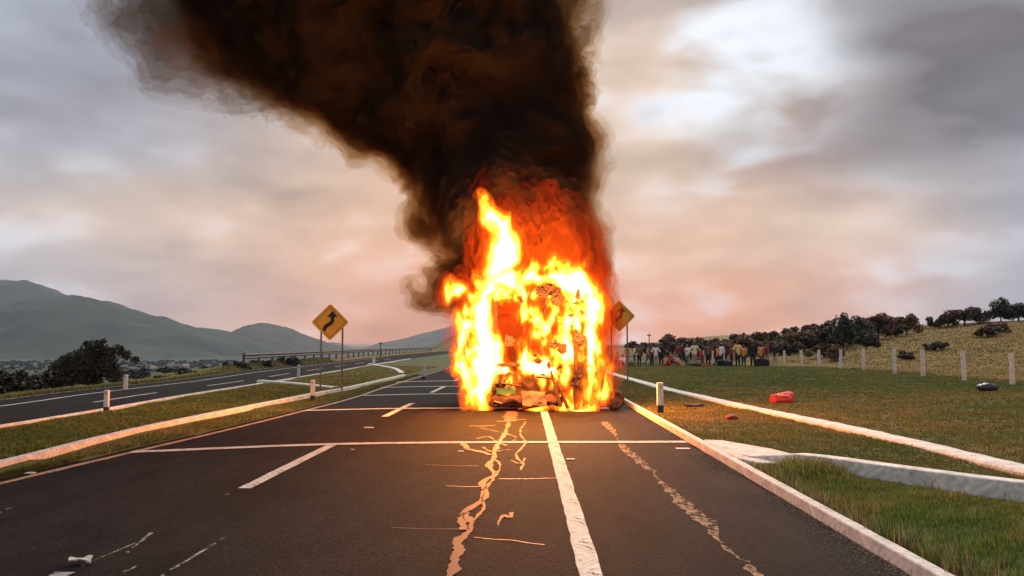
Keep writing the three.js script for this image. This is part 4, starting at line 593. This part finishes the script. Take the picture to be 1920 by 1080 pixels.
  const lawn = () => { const d = 8 + 70 * Math.pow(r(), 1.7); return [between(along(gutterLine, d) + 0.55, fenceX(d) + 0.4, r), -d]; };
  lawn.keep = () => 1;
  field('mown green and straw lawn rising to the fence on the right', 150000, tuft(6, 0.8, 0.07), lawn, (x, z) => 0.05, (x, z, n1, n2) => blend(n1, n2, 0.02 + 0.42 * smooth(13, 7, x)));
  const median = () => { const d = 8 + 55 * Math.pow(r(), 1.6), fn = along(farNear, d), lk = along(leftKerb, d); return [between(fn + 0.25, lk - 0.25, r), -d]; };
  median.keep = () => 1;
  field('green grass on the median between the two roads', 80000, tuft(6, 0.8, 0.07), median, (x, z) => 0.06, (x, z, n1, n2) => blend(n1, n2, 0.02 + 0.9 * smooth(24, 36, -z)));
  const strip = () => { const d = 7 + 40 * Math.pow(r(), 1.5), a = along(leftKerb, d) + 0.2, b = along(leftLine, d) - 0.28; return [between(a, Math.max(a + 0.02, b + 0.08 * noise(d * 1.3, 2, 5)), r), -d]; };
  strip.keep = () => 1;
  field('ragged grass strip between the left kerb and the road edge', 14000, tuft(6, 0.6, 0.06), strip, () => 0.06, (x, z, n1, n2) => blend(n1, n2, 0.5));
  const dryHill = () => { const d = 22 + 100 * Math.pow(r(), 1.4); return [fenceX(d) + 0.3 + 60 * Math.pow(r(), 1.3), -d]; };
  dryHill.keep = () => 1;
  field('tall dry straw grass on the slope behind the fence', 130000, tuft(7, 0.7, 0.05), dryHill, (x, z) => 0.13, (x, z, n1, n2) => { const v = between(0.75, 1.05, r), s = clamp(0.55 + 1.2 * n2 + 0.5 * n1); return olive.map((g, k) => v * lerp(g, straw[k] * 1.1, s)); });
  const roadside = () => { const d = 16 + 70 * Math.pow(r(), 1.5); return [along(farFar, d) - 1.7 - 9 * Math.pow(r(), 1.6), -d]; };
  roadside.keep = () => 1;
  field('rough grass on the bank beyond the opposite road', 30000, tuft(7, 0.7, 0.06), roadside, () => 0.16, (x, z, n1, n2) => blend(n1, n2, 0.5));
}

// ---------------------------------------------------------------- fire
const glowing = (r, g, b, opacity) => new THREE.MeshBasicMaterial({ color: new THREE.Color().setRGB(r, g, b), transparent: true, opacity, side: THREE.DoubleSide, depthWrite: false });
const flameLayers = [glowing(0.9, 0.09, 0.004, 0.1), glowing(1.4, 0.2, 0.008, 0.14), glowing(2.2, 0.5, 0.02, 0.18), glowing(4, 1.5, 0.08, 0.24), glowing(7, 3.6, 0.5, 0.32), glowing(12, 7.5, 2.2, 0.42), glowing(17, 13, 6.5, 0.5)];
const flameLevels = [-0.19, -0.14, -0.09, -0.04, 0.015, 0.075, 0.14];
const fire = tag(base('fire', 0.45, 0, -FIRE), 'roaring orange and yellow fire engulfing the coach on the road', 'fire');
// a burning body: groups of strokes, each with its own flicker; the surfaces of one body hold less and more of the glowing gas
function flame(groups, { depth = FIRE, cell = 0.04, layers = flameLayers, levels = flameLevels } = {}) {
  const parts = (groups[0].list ? groups : [{ list: groups }]).map((g) => ({ rough: 0.15, cap: 9, detail: 1, seed: 0, soft: 0.05, fine: 1, shift: 0, ...g, segs: strokesOf(g.list, g.depth ?? depth) }));
  const [lo, hi] = boundsOf(parts.flatMap((p) => p.segs), 0.45);
  const g = shells((x, y, z) => {
    let best = -9;
    for (const p of parts) {
      const { segs, seed, fine, rough, detail } = p;
      const rawest = inside(segs, x, y, z, p.soft); if (rawest < -1.1) { best = Math.max(best, rawest); continue; }
      const wx = x + 0.16 * fine * noise(x * 1.7 + seed, y * 1.1, z * 1.7), wy = y + 0.2 * fine * noise(x * 2.3, y * 1.2 + seed, z * 2.3 + 5), wz = z + 0.12 * noise(x * 2 + 9, y * 1.3 + seed, z * 2);
      best = Math.max(best, p.shift + Math.min(p.cap, inside(segs, wx, wy, wz, p.soft)) + rough * (noise(x * 3.1 + seed, y * 1.5 - 3, z * 3.1) + detail * (0.65 * noise(x * 7.5, y * 2.8 + seed, z * 7.5) + 0.3 * noise(x * 16, y * 7.5, z * 16 + seed))));
    }
    return best;
  }, lo, hi, cell, levels);
  g.translate(-fire.position.x, -fire.position.y, -fire.position.z);
  const m = part('flame', g, layers, fire); m.castShadow = m.receiveShadow = false;
  return m;
}
const column = [[[914, 528, 15], [930, 508, 19], [944, 480, 24], [947, 458, 22], [940, 432, 15], [920, 402, 9], [909, 376, 5]], [[957, 458, 14], [966, 436, 7]], [[938, 430, 8], [948, 415, 3]]];
const leftSide = [[[922, 538, 9], [906, 562, 9], [901, 592, 9], [905, 620, 12], [913, 650, 20], [912, 680, 23], [909, 708, 15], [900, 735, 8], [906, 762, 7]], [[900, 575, 6], [886, 590, 6], [876, 594, 3]], [[925, 655, 8], [934, 690, 6]]];
const leftEdge = [[[884, 610, 4], [868, 636, 4], [862, 662, 5], [866, 688, 6], [880, 704, 6], [888, 728, 5], [893, 752, 5]], [[866, 640, 3], [872, 615, 3]]];
const roofEdge = [[[925, 530, 8], [955, 525, 7], [990, 523, 6], [1020, 522, 6], [1050, 522, 10], [1080, 524, 16], [1100, 545, 12], [1114, 568, 9], [1128, 576, 3]], [[1005, 500, 2], [1040, 494, 3]]];
const rightPost = [[[1108, 565, 8], [1110, 600, 8], [1108, 640, 8], [1110, 680, 9], [1106, 715, 8], [1097, 742, 6], [1100, 763, 7]], [[1104, 762, 5], [1080, 766, 6], [1066, 752, 3]]];
const innerPost = [[[1060, 578, 4], [1062, 605, 7], [1062, 640, 8], [1060, 670, 9], [1062, 695, 7], [1054, 715, 4]], [[1062, 602, 5], [1085, 600, 5], [1106, 602, 5]], [[1060, 667, 6], [1085, 664, 6], [1106, 668, 6]], [[1085, 538, 5], [1068, 560, 4]]];
flame([{ list: column, seed: 3 }], { depth: FIRE + 0.7 });
// the burning front: sides, roof edge and posts, and sheets of broken flame of which only the crests show
const sheet = { rough: 0.29, shift: -0.17 };
flame([
  { list: leftSide, seed: 11 }, { list: roofEdge, seed: 23 }, { list: rightPost, seed: 31 }, { list: innerPost, seed: 37 }, { list: leftEdge, seed: 17, rough: 0.18, depth: FIRE + 0.2 },
  { list: [[[982, 540, 14], [990, 585, 20], [1006, 622, 20], [1032, 600, 15]], [[1030, 570, 8], [1045, 585, 8]]], ...sheet, seed: 41, cap: 0.2 },
  { list: [[[986, 660, 18], [1000, 686, 21], [1030, 690, 18], [1038, 720, 11]]], ...sheet, seed: 43, cap: 0.26 },
  { list: [[[1062, 555, 15], [1086, 575, 15], [1084, 605, 13]], [[1080, 640, 12], [1082, 668, 12]], [[1082, 745, 11]]], ...sheet, seed: 44, cap: 0.14 },
  { list: [[[940, 545, 16], [960, 560, 14]], [[945, 690, 12], [965, 712, 14], [960, 735, 8]], [[1030, 640, 16], [1045, 655, 12]], [[1010, 555, 14], [1030, 560, 10]]], ...sheet, seed: 46, cap: 0.1 },
  { list: [[[1085, 518, 6], [1092, 500, 2]], [[1060, 516, 5], [1064, 502, 2]], [[872, 620, 4], [862, 592, 1]], [[895, 570, 5], [884, 556, 2]], [[1118, 600, 4], [1126, 585, 1]], [[1115, 655, 4], [1122, 640, 1]], [[970, 518, 5], [975, 500, 2]], [[868, 705, 3], [858, 690, 1]], [[885, 758, 4], [878, 742, 1]]], seed: 77, rough: 0.12 },
  { list: [[[897, 640, 26], [893, 690, 26], [890, 740, 15]]], ...sheet, seed: 45, cap: 0.06 },
], {});
flame([{ list: [[[846, 546, 3], [858, 540, 7], [872, 541, 3]], [[842, 544, 3], [834, 556, 2]]], seed: 47, rough: 0.12 }], { depth: FIRE + 0.8 });
flame([{ list: [[[1124, 682, 3], [1128, 700, 3]], [[1131, 715, 4], [1129, 738, 5], [1126, 750, 3]], [[1140, 690, 1], [1139, 700, 1]]], seed: 53, shift: -0.02 }], {});
flame([{ list: [[[1046, 752, 3], [1056, 762, 4]], [[1075, 735, 2], [1090, 745, 3]], [[995, 768, 2], [1020, 766, 2]]], seed: 59, rough: 0.1 }], {});
// deep red flame in the coach; firelight on the smoke painted as glowing shells
const redGlowLayers = [glowing(0.5, 0.03, 0.002, 0.1), glowing(0.72, 0.05, 0.003, 0.13), glowing(0.95, 0.085, 0.004, 0.18), glowing(1.1, 0.13, 0.006, 0.2)];
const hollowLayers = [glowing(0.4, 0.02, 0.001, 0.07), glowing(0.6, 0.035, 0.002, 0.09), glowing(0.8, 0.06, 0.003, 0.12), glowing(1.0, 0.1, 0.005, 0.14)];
const dull = { rough: 0.34, soft: 0.25, fine: 0.8, detail: 0.28 }, dullLook = { layers: redGlowLayers, levels: [-0.3, -0.05, 0.25, 0.55], cell: 0.08 };
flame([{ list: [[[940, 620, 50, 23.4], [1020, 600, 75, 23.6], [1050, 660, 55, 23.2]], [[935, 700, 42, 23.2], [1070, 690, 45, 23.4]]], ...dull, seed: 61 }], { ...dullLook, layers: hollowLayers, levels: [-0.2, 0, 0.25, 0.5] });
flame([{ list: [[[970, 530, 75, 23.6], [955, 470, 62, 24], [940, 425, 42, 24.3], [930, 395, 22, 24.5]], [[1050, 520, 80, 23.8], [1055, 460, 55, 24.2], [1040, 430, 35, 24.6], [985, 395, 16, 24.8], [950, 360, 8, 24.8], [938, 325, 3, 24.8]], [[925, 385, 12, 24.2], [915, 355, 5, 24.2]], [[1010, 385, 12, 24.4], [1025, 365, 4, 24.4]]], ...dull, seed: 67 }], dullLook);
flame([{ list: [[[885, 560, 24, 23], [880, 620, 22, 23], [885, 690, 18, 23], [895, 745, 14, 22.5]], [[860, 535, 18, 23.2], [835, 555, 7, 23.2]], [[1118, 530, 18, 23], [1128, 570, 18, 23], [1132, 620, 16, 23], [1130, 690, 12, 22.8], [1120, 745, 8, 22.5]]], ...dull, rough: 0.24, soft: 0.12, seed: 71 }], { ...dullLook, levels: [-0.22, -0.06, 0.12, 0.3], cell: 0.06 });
// its light on the surroundings
for (const [px, py, d, power, r] of [[915, 620, 20.9, 85, 0.5], [1085, 600, 20.9, 100, 0.5], [995, 620, 20.8, 50, 0.5], [945, 470, 22.3, 190, 0.6]]) {
  const l = new THREE.PointLight(new THREE.Color(1, 0.28, 0.05), power); l.name = 'flame_light'; l.position.copy(at(px, py, d)).sub(fire.position);
  l.castShadow = true; l.shadow.radius = r / 0.02; fire.add(l);
}

// ---------------------------------------------------------------- smoke
{
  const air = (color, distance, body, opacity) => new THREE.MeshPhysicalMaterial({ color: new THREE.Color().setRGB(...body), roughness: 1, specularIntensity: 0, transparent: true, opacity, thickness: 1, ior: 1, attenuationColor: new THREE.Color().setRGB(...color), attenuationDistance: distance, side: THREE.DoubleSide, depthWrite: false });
  const smoke = tag(base('smoke', 0, 0, 0), 'huge plume of dark brown smoke billowing up left from the burning coach', 'smoke', null, 'stuff');
  const cloud = (list, depth, layers, levels, cell, scale, amount, top = 15.2) => {
    const segs = strokesOf(list, depth), [lo, hi] = boundsOf(segs, 0.5 + amount); hi[1] = Math.min(hi[1], top);
    const q = 1 / scale, ox = 3.3 * list.length, oz = depth;
    const g = shells((x, y, z) => {
      const u = (x + ox) * q, v = y * q, w = (z + oz) * q, grow = lerp(0.6, 1.4, clamp((y - 3) / 8)) * scale;
      const ux = u + 0.5 * noise(u * 0.42, v * 0.42, w * 0.42) + 0.14 * noise(u * 1.9, v * 1.9, w * 1.9), vy = v + 0.5 * noise(u * 0.42 + 9, v * 0.42 + 4, w * 0.42) + 0.14 * noise(u * 1.9 + 4, v * 1.9 + 8, w * 1.9), wz = w + 0.4 * noise(u * 0.42, v * 0.42 + 12, w * 0.42 + 3);
      const big = 1 - 2.2 * Math.abs(noise(ux * 0.36 + 2, vy * 0.36, wz * 0.36)), puff = 1 - 2.2 * Math.abs(noise(ux * 0.8, vy * 0.8, wz * 0.8 + 7)), small = 1 - 2.2 * Math.abs(noise(ux * 1.8 + 5, vy * 1.8, wz * 1.8)), tiny = noise(ux * 4, vy * 4, wz * 4);
      return inside(segs, (ux - 0.0) * scale - ox, vy * scale, wz * scale - oz, 0.25 * scale) + grow * amount * (0.6 * big + 0.55 * puff + 0.26 * small + 0.12 * tiny - 0.7);
    }, lo, hi, cell, levels);
    const m = part('smoke_cloud', g, layers, smoke); return m;
  };
  const warm = [0.62, 0.48, 0.33], soot = [0.43, 0.37, 0.325], grey = [0.52, 0.47, 0.43], body = [0.095, 0.088, 0.083], pale = [0.5, 0.44, 0.4];  // warm: orange of firelit smoke edges put into the absorption colour
  // the column over the coach
  cloud([
    [[985, 560, 60], [985, 500, 85], [965, 430, 115], [945, 360, 140], [935, 290, 140], [915, 220, 152], [880, 150, 172], [820, 70, 222], [740, -40, 290], [620, -150, 330]],
    [[1055, 480, 50], [1030, 400, 45], [1025, 320, 38], [1010, 230, 46], [985, 120, 72], [1000, 20, 84]],
    [[690, 75, 80], [620, 10, 90], [550, -50, 95], [470, -120, 100]], [[690, 190, 30], [640, 150, 40]],
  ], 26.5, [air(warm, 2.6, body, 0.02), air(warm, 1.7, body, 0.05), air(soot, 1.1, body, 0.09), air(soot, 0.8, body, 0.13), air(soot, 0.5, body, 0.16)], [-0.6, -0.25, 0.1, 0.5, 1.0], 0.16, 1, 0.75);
  // its thin grey front, upper left
  cloud([[[570, 75, 70], [500, 70, 75], [420, 70, 75], [340, 50, 78], [285, -10, 75], [240, -90, 80]], [[500, -30, 90], [370, -60, 90]], [[450, 130, 25], [390, 130, 22], [310, 118, 20]]], 27, [air(grey, 6, pale, 0.03), air(grey, 4.4, pale, 0.07), air(grey, 3.4, pale, 0.1), air(grey, 2.2, pale, 0.12)], [-0.6, -0.15, 0.35, 0.9], 0.17, 1.05, 0.7);
  // thin brown smoke beside the flames: right edge and the curl on the left
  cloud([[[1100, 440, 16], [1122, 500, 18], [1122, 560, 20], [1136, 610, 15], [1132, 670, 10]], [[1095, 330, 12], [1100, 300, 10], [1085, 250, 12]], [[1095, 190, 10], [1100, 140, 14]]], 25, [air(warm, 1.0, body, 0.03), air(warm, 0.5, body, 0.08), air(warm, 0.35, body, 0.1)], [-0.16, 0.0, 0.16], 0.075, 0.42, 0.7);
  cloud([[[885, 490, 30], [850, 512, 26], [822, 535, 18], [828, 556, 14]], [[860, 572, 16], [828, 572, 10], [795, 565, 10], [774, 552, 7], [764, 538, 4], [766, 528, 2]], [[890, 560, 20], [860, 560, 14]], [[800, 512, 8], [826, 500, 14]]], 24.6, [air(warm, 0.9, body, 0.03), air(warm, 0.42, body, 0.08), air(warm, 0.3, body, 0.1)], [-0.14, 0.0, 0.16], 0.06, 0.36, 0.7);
  // drifting before the top of the fire
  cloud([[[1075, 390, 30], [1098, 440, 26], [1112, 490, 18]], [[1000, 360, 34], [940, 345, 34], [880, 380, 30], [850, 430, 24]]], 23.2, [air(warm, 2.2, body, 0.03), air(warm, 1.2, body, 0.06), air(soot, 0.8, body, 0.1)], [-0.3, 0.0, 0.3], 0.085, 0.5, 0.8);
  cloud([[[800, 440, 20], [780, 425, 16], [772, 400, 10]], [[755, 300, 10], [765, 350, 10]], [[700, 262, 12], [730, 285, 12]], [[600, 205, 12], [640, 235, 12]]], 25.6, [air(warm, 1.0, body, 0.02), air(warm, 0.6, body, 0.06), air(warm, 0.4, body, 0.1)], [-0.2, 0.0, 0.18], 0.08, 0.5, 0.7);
}
renderer.render(scene, camera);
